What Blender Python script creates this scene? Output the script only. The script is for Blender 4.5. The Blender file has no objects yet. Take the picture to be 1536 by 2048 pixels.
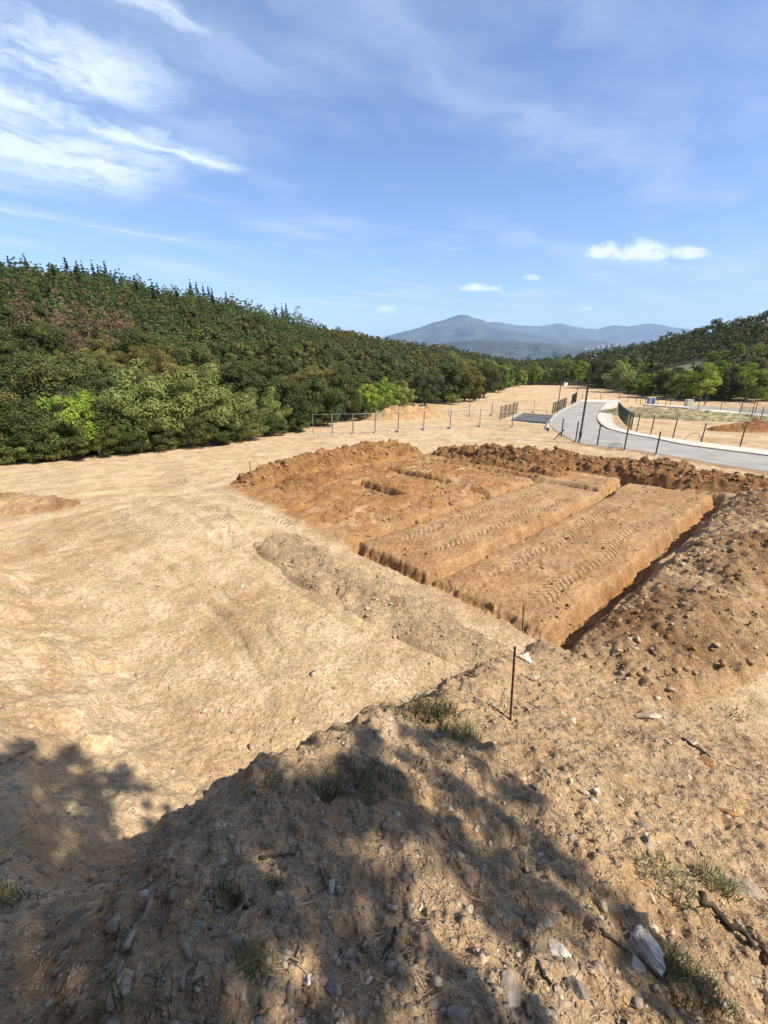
import bpy, math, random
import numpy as np
from mathutils import Vector, Matrix

# ------------------------------------------------------------------ camera, sky, sun, exposure
scene = bpy.context.scene
COL = scene.collection
FPX, HY, CX, CY = 860.0, 715.0, 768.0, 1024.0
CAM_Z = 5.5
PITCH = math.atan((CY - HY) / FPX)
cam_data = bpy.data.cameras.new("camera")
cam_data.sensor_fit = 'VERTICAL'
cam_data.sensor_height = 36.0
cam_data.sensor_width = 27.0
cam_data.lens = 36.0 * FPX / 2048.0
cam_data.clip_start = 0.05
cam_data.clip_end = 60000
cam = bpy.data.objects.new("camera", cam_data)
cam.location = (0, 0, CAM_Z)
cam.rotation_euler = (math.pi / 2 - PITCH, 0, 0)
COL.objects.link(cam)
scene.camera = cam

SUN_EL = math.radians(46)
SUN_AZ = math.radians(116)            # clockwise from +Y
SUN_DIR = Vector((math.sin(SUN_AZ) * math.cos(SUN_EL), math.cos(SUN_AZ) * math.cos(SUN_EL), math.sin(SUN_EL)))
sun_data = bpy.data.lights.new("sun", 'SUN')
sun_data.energy = 5.0
sun_data.angle = math.radians(0.55)
sun_data.color = (1.0, 0.95, 0.86)
sun = bpy.data.objects.new("sun", sun_data)
sun.rotation_euler = (-SUN_DIR).to_track_quat('-Z', 'Y').to_euler()
sun.location = (30, -20, 60)
COL.objects.link(sun)

scene.view_settings.view_transform = 'Standard'
scene.view_settings.look = 'None'
scene.view_settings.exposure = 0.85
scene.view_settings.gamma = 1.0
scene.cycles.use_denoising = True
scene.cycles.max_bounces = 4
scene.cycles.diffuse_bounces = 2
scene.cycles.volume_bounces = 0
scene.cycles.transparent_max_bounces = 4


class NT:
    """Small helper round a node tree."""
    def __init__(self, tree):
        self.t = tree
        self.n = tree.nodes
        self.l = tree.links

    def node(self, kind, **kw):
        nd = self.n.new(kind)
        for k, v in kw.items():
            setattr(nd, k, v)
        return nd

    def put(self, sock, val):
        if isinstance(val, bpy.types.NodeSocket):
            self.l.new(val, sock)
        else:
            sock.default_value = val

    def math(self, op, a, b=None, c=None, clamp=False):
        nd = self.node('ShaderNodeMath', operation=op, use_clamp=clamp)
        self.put(nd.inputs[0], a)
        if b is not None:
            self.put(nd.inputs[1], b)
        if c is not None:
            self.put(nd.inputs[2], c)
        return nd.outputs[0]

    def step(self, v, lo, hi):
        nd = self.node('ShaderNodeMapRange', interpolation_type='SMOOTHSTEP')
        self.put(nd.inputs[0], v)
        self.put(nd.inputs[1], lo)
        self.put(nd.inputs[2], hi)
        nd.inputs[3].default_value = 0.0
        nd.inputs[4].default_value = 1.0
        return nd.outputs[0]

    def remap(self, v, lo, hi, a, b):
        nd = self.node('ShaderNodeMapRange')
        self.put(nd.inputs[0], v)
        for i, q in enumerate((lo, hi, a, b)):
            nd.inputs[i + 1].default_value = q
        return nd.outputs[0]

    def mix(self, fac, a, b, blend='MIX'):
        nd = self.node('ShaderNodeMix', data_type='RGBA', blend_type=blend)
        self.put(nd.inputs[0], fac)
        self.put(nd.inputs[6], a if isinstance(a, bpy.types.NodeSocket) else (*a, 1.0)[:4])
        self.put(nd.inputs[7], b if isinstance(b, bpy.types.NodeSocket) else (*b, 1.0)[:4])
        return nd.outputs[2]

    def noise(self, vec, scale, detail=4.0, rough=0.55, dist=0.0):
        nd = self.node('ShaderNodeTexNoise')
        if vec is not None:
            self.l.new(vec, nd.inputs['Vector'])
        nd.inputs['Scale'].default_value = scale
        nd.inputs['Detail'].default_value = detail
        nd.inputs['Roughness'].default_value = rough
        nd.inputs['Distortion'].default_value = dist
        return nd.outputs[0]

    def comb(self, x, y, z):
        nd = self.node('ShaderNodeCombineXYZ')
        for i, q in enumerate((x, y, z)):
            self.put(nd.inputs[i], q)
        return nd.outputs[0]


def build_world():
    w = bpy.data.worlds.new("World")
    scene.world = w
    w.use_nodes = True
    w.cycles.sampling_method = 'NONE'
    t = NT(w.node_tree)
    t.n.clear()
    out = t.node('ShaderNodeOutputWorld')
    sky = t.node('ShaderNodeTexSky', sky_type='NISHITA')
    sky.sun_disc = False
    sky.sun_elevation = SUN_EL
    sky.sun_rotation = SUN_AZ
    sky.altitude = 200
    sky.air_density = 1.0
    sky.dust_density = 0.6
    sky.ozone_density = 2.2
    tc = t.node('ShaderNodeTexCoord').outputs['Generated']
    sep = t.node('ShaderNodeSeparateXYZ')
    t.l.new(tc, sep.inputs[0])
    dx, dy, dz = sep.outputs
    zz = t.math('MAXIMUM', dz, 0.03)
    px = t.math('DIVIDE', dx, zz)
    py = t.math('DIVIDE', dy, zz)
    a = t.math('MULTIPLY', t.math('ADD', px, py), 0.7071)
    b = t.math('MULTIPLY', t.math('SUBTRACT', py, px), 0.7071)
    # wispy high cloud streaks
    wv = t.comb(t.math('MULTIPLY', a, 1.0), t.math('MULTIPLY', b, 1.0), 0.0)
    warp = t.noise(wv, 2.2, 1.0, 0.6)
    warp2 = t.noise(wv, 5.0, 4.0, 0.62)
    b2 = t.math('ADD', b, t.math('MULTIPLY', t.math('SUBTRACT', warp, 0.5), 0.30))
    b2 = t.math('ADD', b2, t.math('MULTIPLY', t.math('SUBTRACT', warp2, 0.5), 0.26))
    sv = t.comb(t.math('MULTIPLY', a, 1.6), t.math('MULTIPLY', b2, 2.6), 3.7)
    wisp = t.noise(sv, 2.1, 4.0, 0.62)
    fine = t.noise(sv, 8.5, 4.0, 0.65)
    total = None
    for b0, wd, aend, asoft, amp in ((1.72, 0.07, 1.02, 0.28, 0.9), (2.24, 0.26, 1.10, 0.45, 1.15),
                                     (2.58, 0.16, 0.62, 0.35, 1.0), (2.68, 0.12, 1.58, 0.25, 1.1),
                                     (3.15, 0.50, 1.42, 0.45, 1.15), (2.95, 0.20, 0.85, 0.5, 0.9),
                                     (3.85, 0.2, 1.2, 0.6, 0.5), (4.5, 0.10, 2.25, 0.2, 0.5)):
        g = t.math('DIVIDE', t.math('SUBTRACT', b2, b0), wd)
        g = t.math('POWER', 2.718, t.math('MULTIPLY', t.math('MULTIPLY', g, g), -1.0))
        m = t.step(a, aend + 0.06, aend - asoft)
        g = t.math('MULTIPLY', t.math('MULTIPLY', g, m), amp)
        total = g if total is None else t.math('MAXIMUM', total, g)
    tex = t.math('ADD', t.math('MULTIPLY', wisp, 1.2), t.math('MULTIPLY', fine, 0.5))
    dens = t.math('MULTIPLY', total, t.step(tex, 0.40, 1.05))
    veil = t.noise(t.comb(t.math('MULTIPLY', a, 0.35), t.math('MULTIPLY', b2, 0.8), 9.0), 1.6, 3.0, 0.6)
    veil = t.math('MULTIPLY', t.step(veil, 0.42, 0.80), 0.42)
    dens = t.math('MAXIMUM', dens, veil)
    dens = t.math('MULTIPLY', dens, t.step(dz, 0.02, 0.12))
    # small fair-weather puffs low over the valley
    front = t.step(dy, 0.02, 0.2)
    yy = t.math('MAXIMUM', dy, 0.02)
    s = t.math('DIVIDE', dx, yy)
    q = t.math('DIVIDE', dz, yy)
    pv = t.comb(s, t.math('MULTIPLY', q, 1.6), 0.0)
    pn = t.math('SUBTRACT', t.noise(pv, 30.0, 5.0, 0.65), 0.5)
    puff = None
    for s0, t0, ra, rb, am in ((0.450, 0.206, 0.052, 0.022, 1.0), (0.530, 0.208, 0.072, 0.030, 1.0), (0.620, 0.204, 0.055, 0.021, 0.95),
                               (0.195, 0.139, 0.050, 0.011, 0.95), (0.004, 0.098, 0.027, 0.014, 0.75), (0.305, 0.157, 0.022, 0.008, 0.6),
                               (0.428, 0.098, 0.020, 0.007, 0.5), (0.224, 0.074, 0.010, 0.005, 0.6), (-0.058, 0.104, 0.018, 0.009, 0.3)):
        e1 = t.math('DIVIDE', t.math('SUBTRACT', s, s0), ra)
        up = t.math('SUBTRACT', q, t0 - rb * 0.35)
        # flat underside: the lower half is squashed
        low = t.math('MULTIPLY', t.math('MINIMUM', up, 0.0), 2.0)
        e2 = t.math('DIVIDE', t.math('ADD', t.math('MAXIMUM', up, 0.0), low), rb)
        f = t.math('SUBTRACT', 1.0, t.math('ADD', t.math('MULTIPLY', e1, e1), t.math('MULTIPLY', e2, e2)))
        f = t.math('ADD', f, t.math('MULTIPLY', pn, 2.5))
        f = t.math('MULTIPLY', t.step(f, 0.0, 1.1), am)
        puff = f if puff is None else t.math('MAXIMUM', puff, f)
    puff = t.math('MULTIPLY', puff, front)
    base = t.mix(1.0, sky.outputs[0], (0.93, 1.0, 1.16), 'MULTIPLY')
    c1 = t.mix(t.math('MULTIPLY', dens, 0.92), base, (5.6, 6.4, 7.6))
    c2 = t.mix(t.math('MULTIPLY', puff, 0.85), c1, (7.0, 7.4, 8.3))
    bg = t.node('ShaderNodeBackground')
    t.l.new(c2, bg.inputs[0])
    bg.inputs[1].default_value = 0.095
    t.l.new(bg.outputs[0], out.inputs[0])


build_world()

# ------------------------------------------------------------------ numeric helpers
rng = np.random.default_rng(11)
_perm = np.random.default_rng(5).permutation(4096)
_ang = np.random.default_rng(6).random(4096) * 2 * np.pi
_gx, _gy = np.cos(_ang), np.sin(_ang)
_r1 = np.random.default_rng(7).random(4096)
_r2 = np.random.default_rng(8).random(4096)


def _hash(ix, iy):
    return _perm[(_perm[ix & 4095] + iy) & 4095]


def perlin(x, y):
    xf, yf = np.floor(x), np.floor(y)
    ix, iy = xf.astype(np.int64), yf.astype(np.int64)
    fx, fy = x - xf, y - yf
    u = fx * fx * fx * (fx * (fx * 6 - 15) + 10)
    v = fy * fy * fy * (fy * (fy * 6 - 15) + 10)

    def g(ax, ay):
        h = _hash(ix + ax, iy + ay)
        return _gx[h] * (fx - ax) + _gy[h] * (fy - ay)
    a, b = g(0, 0), g(0, 1)
    a = a + u * (g(1, 0) - a)
    b = b + u * (g(1, 1) - b)
    return (a + v * (b - a)) * 1.45


def fbm(x, y, sc, octv=4, gain=0.5, ox=0.0):
    s, amp, f = 0.0, 1.0, 1.0 / sc
    for k in range(octv):
        s = s + amp * perlin(x * f + 17.3 * k + ox, y * f - 9.1 * k + ox * 0.7)
        amp *= gain
        f *= 2.03
    return s


def cells(x, y, sc, ox=0.0):
    """Rounded lumps: 1 at a cell's centre, 0 at the joints; plus a random value per cell."""
    x, y = x / sc + ox, y / sc - ox
    ix, iy = np.floor(x).astype(np.int64), np.floor(y).astype(np.int64)
    best = np.full(x.shape, 9.0)
    val = np.zeros(x.shape)
    for ax in (-1, 0, 1):
        for ay in (-1, 0, 1):
            h = _hash(ix + ax, iy + ay)
            d = (ix + ax + _r1[h] - x) ** 2 + (iy + ay + _r2[h] - y) ** 2
            m = d < best
            best = np.where(m, d, best)
            val = np.where(m, _r1[(h * 7 + 13) & 4095], val)
    return np.clip(1.0 - best * 2.2, 0, 1), val


def sp(x, k=1.0):
    return k * np.logaddexp(0.0, x / k)


def sm(x, lo, hi):
    t = np.clip((x - lo) / (hi - lo), 0, 1)
    return t * t * (3 - 2 * t)


def ray(px, py):
    r, u = px - CX, CY - py
    return np.array([r, FPX * math.cos(PITCH) + u * math.sin(PITCH), u * math.cos(PITCH) - FPX * math.sin(PITCH)])


# ------------------------------------------------------------------ the lie of the land
OA = np.array([3.54, 7.46])           # corner of the house plot
UX, UY = 0.7300, 0.6834               # plot axis along the long trench


def to_uv(x, y):
    a, b = x - OA[0], y - OA[1]
    return a * UX + b * UY, -a * UY + b * UX


def from_uv(u, v):
    return OA[0] + u * UX - v * UY, OA[1] + u * UY + v * UX


def valley(x, y):
    yy = np.clip(y, -40, 175)
    return -0.06 * sp(yy - 17, 4.0) + 0.042 * sp(yy - 60, 10.0)


def on_valley(px, py):
    """Where the sight line through a picture point meets the valley floor."""
    d = ray(px, py)
    t = np.linspace(0.002, 0.6, 20000)
    gap = CAM_Z + d[2] * t - valley(d[0] * t, d[1] * t)
    i = int(np.argmax(gap < 0))
    return d[0] * t[i], d[1] * t[i]


_tl = [on_valley(*p) for p in ((0, 925), (150, 914), (330, 895), (560, 866), (700, 838), (830, 808), (930, 800), (1000, 780),
                               (1040, 771), (1120, 769), (1190, 776), (1260, 791), (1372, 801), (1536, 802))]
TL_AZ = np.array([-180, -90, -60] + [math.degrees(math.atan2(x, y)) for x, y in _tl] + [60, 90, 180])
TL_R = np.array([70, 48, 40] + [math.hypot(x, y) for x, y in _tl] + [105, 120, 160])
_cr = ((0, 520, 165, 6), (150, 530, 170, 6), (260, 558, 180, 5), (400, 588, 200, 5), (500, 608, 220, 5), (600, 640, 245, 5),
       (700, 660, 270, 5), (800, 680, 310, 5), (900, 693, 360, 5), (1000, 713, 420, 5), (1040, 718, 450, 5), (1150, 708, 400, 5),
       (1250, 690, 350, 5), (1350, 662, 300, 5), (1420, 645, 280, 5), (1490, 627, 260, 5), (1536, 618, 250, 5))
CR_AZ, CR_R, CR_Z = [], [], []
for _x, _y, _d, _h in _cr:
    _v = ray(_x, _y)
    CR_AZ.append(math.degrees(math.atan2(_v[0], _v[1])))
    CR_R.append(_d)
    CR_Z.append(CAM_Z + _d * _v[2] / math.hypot(_v[0], _v[1]) - _h)
CR_AZ = np.array([-180, -100, -60] + CR_AZ + [60, 100, 180])
CR_R = np.array([200, 180, 165] + CR_R + [240, 230, 200])
CR_Z = np.array([30, 28, 26] + CR_Z + [24, 26, 30])

# trenches: along u or v, constant, from, to, width, depth
TRENCH = [('u', 0.0, -0.3, 15.6, 0.66, 0.60), ('v', 0.0, -0.3, 3.5, 0.42, 0.18), ('v', 0.05, 3.4, 6.7, 0.6, 0.38),
          ('u', 3.6, 0.2, 12.6, 0.52, 0.42), ('u', 6.95, 0.0, 12.6, 0.5, 0.32), ('v', 15.5, 0.0, 4.2, 0.6, 0.60),
          ('v', 12.5, 3.6, 15.6, 0.6, 0.55), ('u', 3.9, 12.5, 15.6, 0.6, 0.55), ('v', 8.2, 6.9, 8.3, 0.55, 0.55),
          ('v', 8.25, 9.4, 14.0, 0.6, 0.62), ('v', 5.2, 9.7, 12.7, 0.6, 0.58), ('v', 14.3, 8.0, 14.6, 0.5, 0.4)]
TRACKS_U = [(1.05, 0.27, 0.6, 13), (2.55, 0.27, 0.8, 14.5), (4.65, 0.27, 0.8, 11.5), (5.95, 0.27, 0.8, 11.5), (8.6, 0.25, 4, 12)]
TRACKS_V = [(-0.75, 0.28, 8.5, 20), (-2.3, 0.28, 9.5, 20), (-3.6, 0.24, 10, 18), (-4.7, 0.24, 10, 17)]


def on_floor(px, py):
    d = ray(px, py)
    k = -CAM_Z / d[2]
    return d[0] * k, d[1] * k


RUTS = [([(360, 985), (440, 1035), (560, 1110), (700, 1200), (860, 1300)], 0.16), ([(330, 1010), (400, 1060), (500, 1130), (640, 1230), (780, 1330)], 0.16),
        ([(0, 1075), (150, 1040), (300, 1000), (420, 960), (600, 905)], 0.2), ([(0, 1050), (140, 1022), (280, 985), (400, 950), (560, 905)], 0.2),
        ([(60, 1130), (200, 1110), (330, 1150), (430, 1230), (500, 1330), (540, 1420)], 0.14), ([(100, 1110), (230, 1095), (370, 1140), (480, 1220), (560, 1320), (610, 1420)], 0.14),
        ([(520, 1265), (570, 1320)], 0.05), ([(300, 1270), (420, 1180), (470, 1080), (430, 1000)], 0.14)]
RUTS = [([on_floor(*p) for p in pl], w) for pl, w in RUTS]


def rut_lines(x, y):
    """Depth mask of wheel ruts that wander over the floor."""
    out = np.zeros_like(x)
    sel = (np.hypot(x, y) < 45) & (y > 3)
    if not sel.any():
        return out
    xs, ys = x[sel], y[sel]
    xs, ys = xs + 0.25 * perlin(xs * 0.5, ys * 0.5), ys + 0.25 * perlin(xs * 0.5 + 9, ys * 0.5)
    m = np.zeros_like(xs)
    for pl, w in RUTS:
        d = np.full(xs.shape, 99.0)
        for (x1, y1), (x2, y2) in zip(pl[:-1], pl[1:]):
            ax, ay = x2 - x1, y2 - y1
            k = np.clip(((xs - x1) * ax + (ys - y1) * ay) / (ax * ax + ay * ay), 0, 1)
            d = np.minimum(d, np.hypot(xs - x1 - k * ax, ys - y1 - k * ay))
        m = np.maximum(m, 1 - sm(d, w * 0.5, w * 1.3))
    out[sel] = m
    return out


def terrain(x, y, want_masks=False):
    x = np.asarray(x, float)
    y = np.asarray(y, float)
    far = np.hypot(x, y) > 118
    if not far.any():
        return terrain_near(x, y, want_masks)
    out = np.zeros((9, len(x)))
    nearby = ~far
    if nearby.any():
        q = terrain_near(x[nearby], y[nearby], want_masks)
        if want_masks:
            for k in range(len(q)):
                out[k][nearby] = q[k]
        else:
            out[0][nearby] = q
    xf, yf = x[far], y[far]
    out[0][far], rel = hills(xf, yf)
    if not want_masks:
        return out[0]
    out[2][far] = np.clip(0.6 + 0.4 * fbm(xf, yf, 8.0, 2), 0, 1)
    out[4][far] = sm(rel, -1.5, 4.0)
    return tuple(out[:8])


def hills(x, y):
    r = np.hypot(x, y)
    az = np.degrees(np.arctan2(x, y))
    z = valley(x, y)
    r0, rc, zc = np.interp(az, TL_AZ, TL_R), np.interp(az, CR_AZ, CR_R), np.interp(az, CR_AZ, CR_Z)
    t = np.clip((r - r0) / (rc - r0), 0, 1)
    s = 0.55 * t + 0.45 * t * t * (3 - 2 * t)
    z = z + s * (zc - z)
    z = z - 0.16 * np.clip(r - rc, 0, 900)
    big = sm(r, 50, 160) * t
    z = z + big * 1.6 * fbm(x, y, 45.0, 3) * (1 - 0.5 * sm(t, 0.8, 1))
    z = z + sm(r, 30, 60) * (t <= 0) * 0.05 * fbm(x, y, 3.0, 3, ox=7.0)
    return z, r - r0


def terrain_near(x, y, want_masks=False):
    u, v = to_uv(x, y)
    r = np.hypot(x, y)
    az = np.degrees(np.arctan2(x, y))
    wob = fbm(x, y, 1.6, 4)
    wob2 = fbm(x, y, 0.35, 3, ox=3.3)
    z, rel = hills(x, y)
    r0 = r - rel
    t = (rel > 0) * 1.0
    # the bank the viewer stands on, cut back to the building level
    top = 0.5 * sp(-(u + 0.3), 0.45)
    top = 4.4 - sp(4.4 - top, 0.5) + 0.06 * np.clip(-v, 0, 9) * np.clip(-u / 7, 0, 1)
    ve = np.interp(u, [-14, -9, -7.96, -7.47, -6.76, -5.53, -2.5, 0, 3], [-2.9, -2.35, -2.05, -1.5, -1.12, -0.95, -0.2, 0.15, 0.3]) + 0.12 * wob + 0.05 * wob2
    steep = np.interp(u, [-8.1, -7.1], [0.55, 1.5])
    cut = top - steep * sp(v - ve, np.interp(u, [-8.3, -7.0], [0.35, 0.07]))
    u1 = -6.4 - 0.135 * (v - 1.7) + 0.25 * wob
    f1 = 0.82 * sp(u1 - u, 0.16) * sm(-v, -28, -17)
    f1 = 4.6 - sp(4.6 - f1, 0.4)
    bank = np.maximum(np.maximum(cut, f1), 0.0)
    z = z + bank
    on_bank = sm(bank, 0.03, 0.25)
    on_top = on_bank * (cut >= f1) * sm(ve - v, -0.25, 0.05)
    on_face = on_bank * (1 - on_top)
    # gentle swells of the levelled floor
    z = z + 0.40 * np.exp(-(((x + 6.5) / 3.6) ** 2 + ((y - 13.5) / 4.5) ** 2))
    z = z + 0.25 * np.exp(-(((x + 1.2) / 3.0) ** 2 + ((y - 7.5) / 3.0) ** 2)) * (1 - on_bank)
    near = 1 - sm(r, 45, 80)
    clear = np.clip(1 - on_bank, 0, 1)
    open_floor = clear * (t <= 0)
    # red plot
    in_plot = sm(u, -0.5 + 0.25 * wob, 0.25 + 0.25 * wob) * sm(-u, -17.5, -16.2) * sm(v, -0.5, 0.1) * sm(-v, -17.0 + 0.6 * wob, -15.5 + 0.6 * wob)
    rough = in_plot * sm(v + 0.8 * wob, 6.6, 8.6)
    z = z + near * (0.035 * wob + 0.018 * wob2) * (1 + 1.2 * on_bank)
    scr = fbm(u * 0.35, v * 1.4, 0.8, 4, 0.55, ox=4.2)
    z = z + near * clear * 0.016 * scr * (1 - rough)
    lump, lv = cells(x, y, 0.28, 2.0)
    lump2, lv2 = cells(x + 0.2 * wob, y, 0.62, 3.0)
    ridge = 1 - np.abs(fbm(u * 0.6, v * 1.2, 0.7, 3, ox=6.1))
    z = z + rough * (0.06 * lump * lv + 0.08 * lump2 * np.clip(lv2 - 0.35, 0, 1) + 0.07 * (ridge - 0.7) + 0.05 * wob)
    z = z + 0.18 * np.exp(-(((u - 9.5) / 3.5) ** 2 + ((v - 11.5) / 3.5) ** 2))
    fine_p = in_plot * (1 - rough)
    z = z + fine_p * (0.022 * fbm(x, y, 0.16, 3, 0.6, ox=15.0) + 0.05 * lump * np.clip(lv - 0.8, 0, 1) * 4)
    # trenches
    nb = fbm(x, y, 0.75, 4, 0.62, ox=8.8)
    uw, vw = u + 0.02 * wob2 + 0.11 * wob, v + 0.055 * nb + 0.11 * wob
    dep = np.zeros_like(z)
    for ax, c, lo, hi, wd, dp in TRENCH:
        p, q = (uw, vw) if ax == 'u' else (vw, uw)
        e = np.maximum(np.abs(q - c) - wd / 2, np.maximum(lo - p, p - hi))
        dep = np.maximum(dep, dp * (1 - sm(e, -0.17, 0.05)) + 0.03 * (1 - sm(e, 0.0, 0.30)))
    dep = dep * sm(r, 4, 6)
    crumb, cv = cells(x, y, 0.17, 6.6)
    z = z - dep * (1 - 0.16 * np.abs(wob2)) + 0.10 * crumb * np.clip(cv - 0.55, 0, 1) * 2 * sm(dep, 0.02, 0.12)
    z = z + 0.055 * fbm(x, y, 0.15, 2, 0.6, ox=18.0) * sm(dep, 0.06, 0.3)
    flat = 1 - sm(dep, 0.05, 0.2)
    # tyre tread
    tread = np.zeros_like(z)
    patch = sm(fbm(x, y, 1.1, 3, ox=4.4), -0.55, 0.15)
    wan = 0.35 * fbm(x, y, 5.0, 2, ox=1.1)
    tmask, tb, tp = np.zeros_like(z), np.zeros_like(z), np.zeros_like(z)
    for lst, p, q in ((TRACKS_U, u, v), (TRACKS_V, v, u)):
        for c, hw, lo, hi in lst:
            bq = q - c + wan
            near_t = np.abs(bq) < hw * 1.6
            tb = np.where(near_t, np.abs(bq), tb)
            tp = np.where(near_t, p, tp)
            tmask = np.maximum(tmask, (1 - sm(np.abs(bq), hw * 0.85, hw * 1.1)) * sm(p, lo, lo + 1) * sm(-p, -hi, -hi + 1))
    tmask = tmask * (0.25 + 0.75 * patch) * flat * open_floor
    tread = tmask * (0.25 + 0.75 * (0.5 + 0.5 * np.sin(2 * np.pi * (tp / 0.24 + tb / 0.24))))
    z = z + 0.026 * tread * (0.7 + 0.4 * wob) - 0.02 * tmask
    ruts = rut_lines(x, y) * open_floor * (1 - in_plot) * sm(fbm(x, y, 1.7, 2, ox=13.0), -0.5, 0.3)
    z = z - 0.05 * ruts
    # ruts on the pale terrace, scraped by the machines
    terr = open_floor * sm(r, 17, 22) * (1 - sm(r, 60, 110)) * (1 - in_plot) * sm(-x, -14, -6)
    qx, qy = x * 0.88 + y * 0.47, -x * 0.47 + y * 0.88
    rut = fbm(qx * 0.13, qy, 0.9, 3, ox=6.0)
    z = z + terr * 0.075 * rut
    # scraped marks and stones on the faces and on the near bank
    face_n = fbm(u * 1.0, v * 0.32, 0.5, 4, ox=2.2)
    z = z + on_face * 0.075 * face_n
    run = fbm(u * 0.4, v * 1.3, 0.55, 4, ox=5.5)
    close = 1 - sm(r, 8, 16)
    z = z + on_top * close * (0.050 * run + 0.024 * fbm(x, y, 0.11, 3, 0.6, ox=1.9))
    if np.any(r < 14):
        peb, pv = cells(x, y, 0.075, 5.0)
        z = z + close * (0.35 + 0.65 * on_top) * 0.020 * peb * np.clip(pv - 0.45, 0, 1) * 1.8
        peb2, pv2 = cells(x, y, 0.19, 9.0)
        z = z + close * (0.25 + 0.75 * on_top) * 0.050 * peb2 * np.clip(pv2 - 0.74, 0, 1) * 2.4
    if not want_masks:
        return z
    red = np.clip(in_plot * (0.45 + 0.25 * wob + 0.55 * rough) + 0.25 * sm(dep, 0.2, 0.5), 0, 1)
    pale = open_floor * (1 - in_plot) * np.clip(0.62 + 0.6 * fbm(x, y, 2.6, 4, 0.6, ox=2.7), 0, 1)
    pale = np.maximum(pale, terr * (0.85 + 0.3 * rut))
    pale = np.maximum(pale, on_face * np.clip(0.75 + 0.6 * face_n, 0, 1))
    tr_zone = sm(u, -6.0, -4.0) * sm(-u, -0.4, 0.6) * sm(v, 7, 10) * sm(-v, -21, -17)
    pale = np.clip(np.maximum(pale, tr_zone * 0.95) + 0.5 * ruts, 0, 1)
    grey = np.clip(on_top * close * (0.35 + 0.6 * fbm(x, y, 0.9, 4, ox=9.9)), 0, 1)
    wood = sm(rel, -1.5, 4.0)
    return z, red, pale, grey, wood, tmask, tb, tp


def H(x, y):
    return terrain(np.array([float(x)]), np.array([float(y)]))[0]


def hit(px, py):
    """Where the sight line through a picture point meets the built ground (x, y, z, distance)."""
    d = ray(px, py)
    n = np.linalg.norm(d)
    lo, hi = 0.8, 260.0
    ts = np.geomspace(lo, hi, 260)
    for _ in range(3):
        p = np.array([0, 0, CAM_Z])[:, None] + (d / n)[:, None] * ts
        below = p[2] < terrain(p[0], p[1])
        i = int(np.argmax(below)) if below.any() else len(ts) - 1
        ts = np.linspace(ts[max(i - 1, 0)], ts[i], 24)
    tt = ts[-1]
    p = np.array([0, 0, CAM_Z]) + d / n * tt
    return p[0], p[1], H(p[0], p[1]), tt


# ------------------------------------------------------------------ mesh helpers
def mesh_from(name, verts, faces_flat, nside, mat=None, smooth=False):
    """Mesh from numpy: verts (n,3), faces_flat (m*nside)."""
    me = bpy.data.meshes.new(name)
    verts = np.ascontiguousarray(verts, dtype=np.float32)
    f = np.ascontiguousarray(faces_flat, dtype=np.int32).ravel()
    m = len(f) // nside
    me.vertices.add(len(verts))
    me.vertices.foreach_set("co", verts.ravel())
    me.loops.add(len(f))
    me.loops.foreach_set("vertex_index", f)
    me.polygons.add(m)
    me.polygons.foreach_set("loop_start", np.arange(0, m * nside, nside, dtype=np.int32))
    me.polygons.foreach_set("loop_total", np.full(m, nside, dtype=np.int32))
    if smooth:
        me.polygons.foreach_set("use_smooth", np.ones(m, dtype=bool))
    me.update(calc_edges=True)
    if mat:
        me.materials.append(mat)
    return me


def link(name, me, parent=None, loc=None):
    o = bpy.data.objects.new(name, me)
    COL.objects.link(o)
    if parent is not None:
        o.parent = parent
    if loc is not None:
        o.location = loc
    return o


def tag(o, label=None, cat=None, group=None, kind=None):
    if label:
        o["label"] = label
    if cat:
        o["category"] = cat
    if group:
        o["group"] = group
    if kind:
        o["kind"] = kind
    return o


class MB:
    """Collects boxes and tubes into one mesh."""
    def __init__(self):
        self.v, self.f = [], []

    def box(self, c, s, m=None):
        b = len(self.v)
        for i in range(8):
            p = Vector(((i & 1) - 0.5, ((i >> 1) & 1) - 0.5, ((i >> 2) & 1) - 0.5))
            p = Vector((p.x * s[0], p.y * s[1], p.z * s[2]))
            if m:
                p = m @ p
            self.v.append((p.x + c[0], p.y + c[1], p.z + c[2]))
        for q in ((0, 2, 3, 1), (4, 5, 7, 6), (0, 1, 5, 4), (2, 6, 7, 3), (0, 4, 6, 2), (1, 3, 7, 5)):
            self.f.append(tuple(b + i for i in q))
        return self

    def tube(self, pts, rad, n=8, cap=True):
        pts = [Vector(p) for p in pts]
        if not hasattr(rad, '__len__'):
            rad = [rad] * len(pts)
        b = len(self.v)
        for i, p in enumerate(pts):
            d = (pts[min(i + 1, len(pts) - 1)] - pts[max(i - 1, 0)]).normalized()
            a = d.cross(Vector((0, 0, 1)) if abs(d.z) < 0.9 else Vector((1, 0, 0))).normalized()
            c = d.cross(a)
            for k in range(n):
                w = 2 * math.pi * k / n
                q = p + (a * math.cos(w) + c * math.sin(w)) * rad[i]
                self.v.append(tuple(q))
        for i in range(len(pts) - 1):
            for k in range(n):
                k2 = (k + 1) % n
                self.f.append((b + i * n + k, b + i * n + k2, b + (i + 1) * n + k2, b + (i + 1) * n + k))
        if cap:
            self.f.append(tuple(b + k for k in range(n)))
            e = b + (len(pts) - 1) * n
            self.f.append(tuple(e + n - 1 - k for k in range(n)))
        return self

    def mesh(self, name, mat, smooth=False):
        me = bpy.data.meshes.new(name)
        me.from_pydata(self.v, [], self.f)
        me.materials.append(mat)
        if smooth:
            for p in me.polygons:
                p.use_smooth = True
        me.update()
        return me

    def build(self, name, mat, parent=None, loc=None, smooth=False):
        return link(name, self.mesh(name, mat, smooth), parent, loc)


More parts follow.
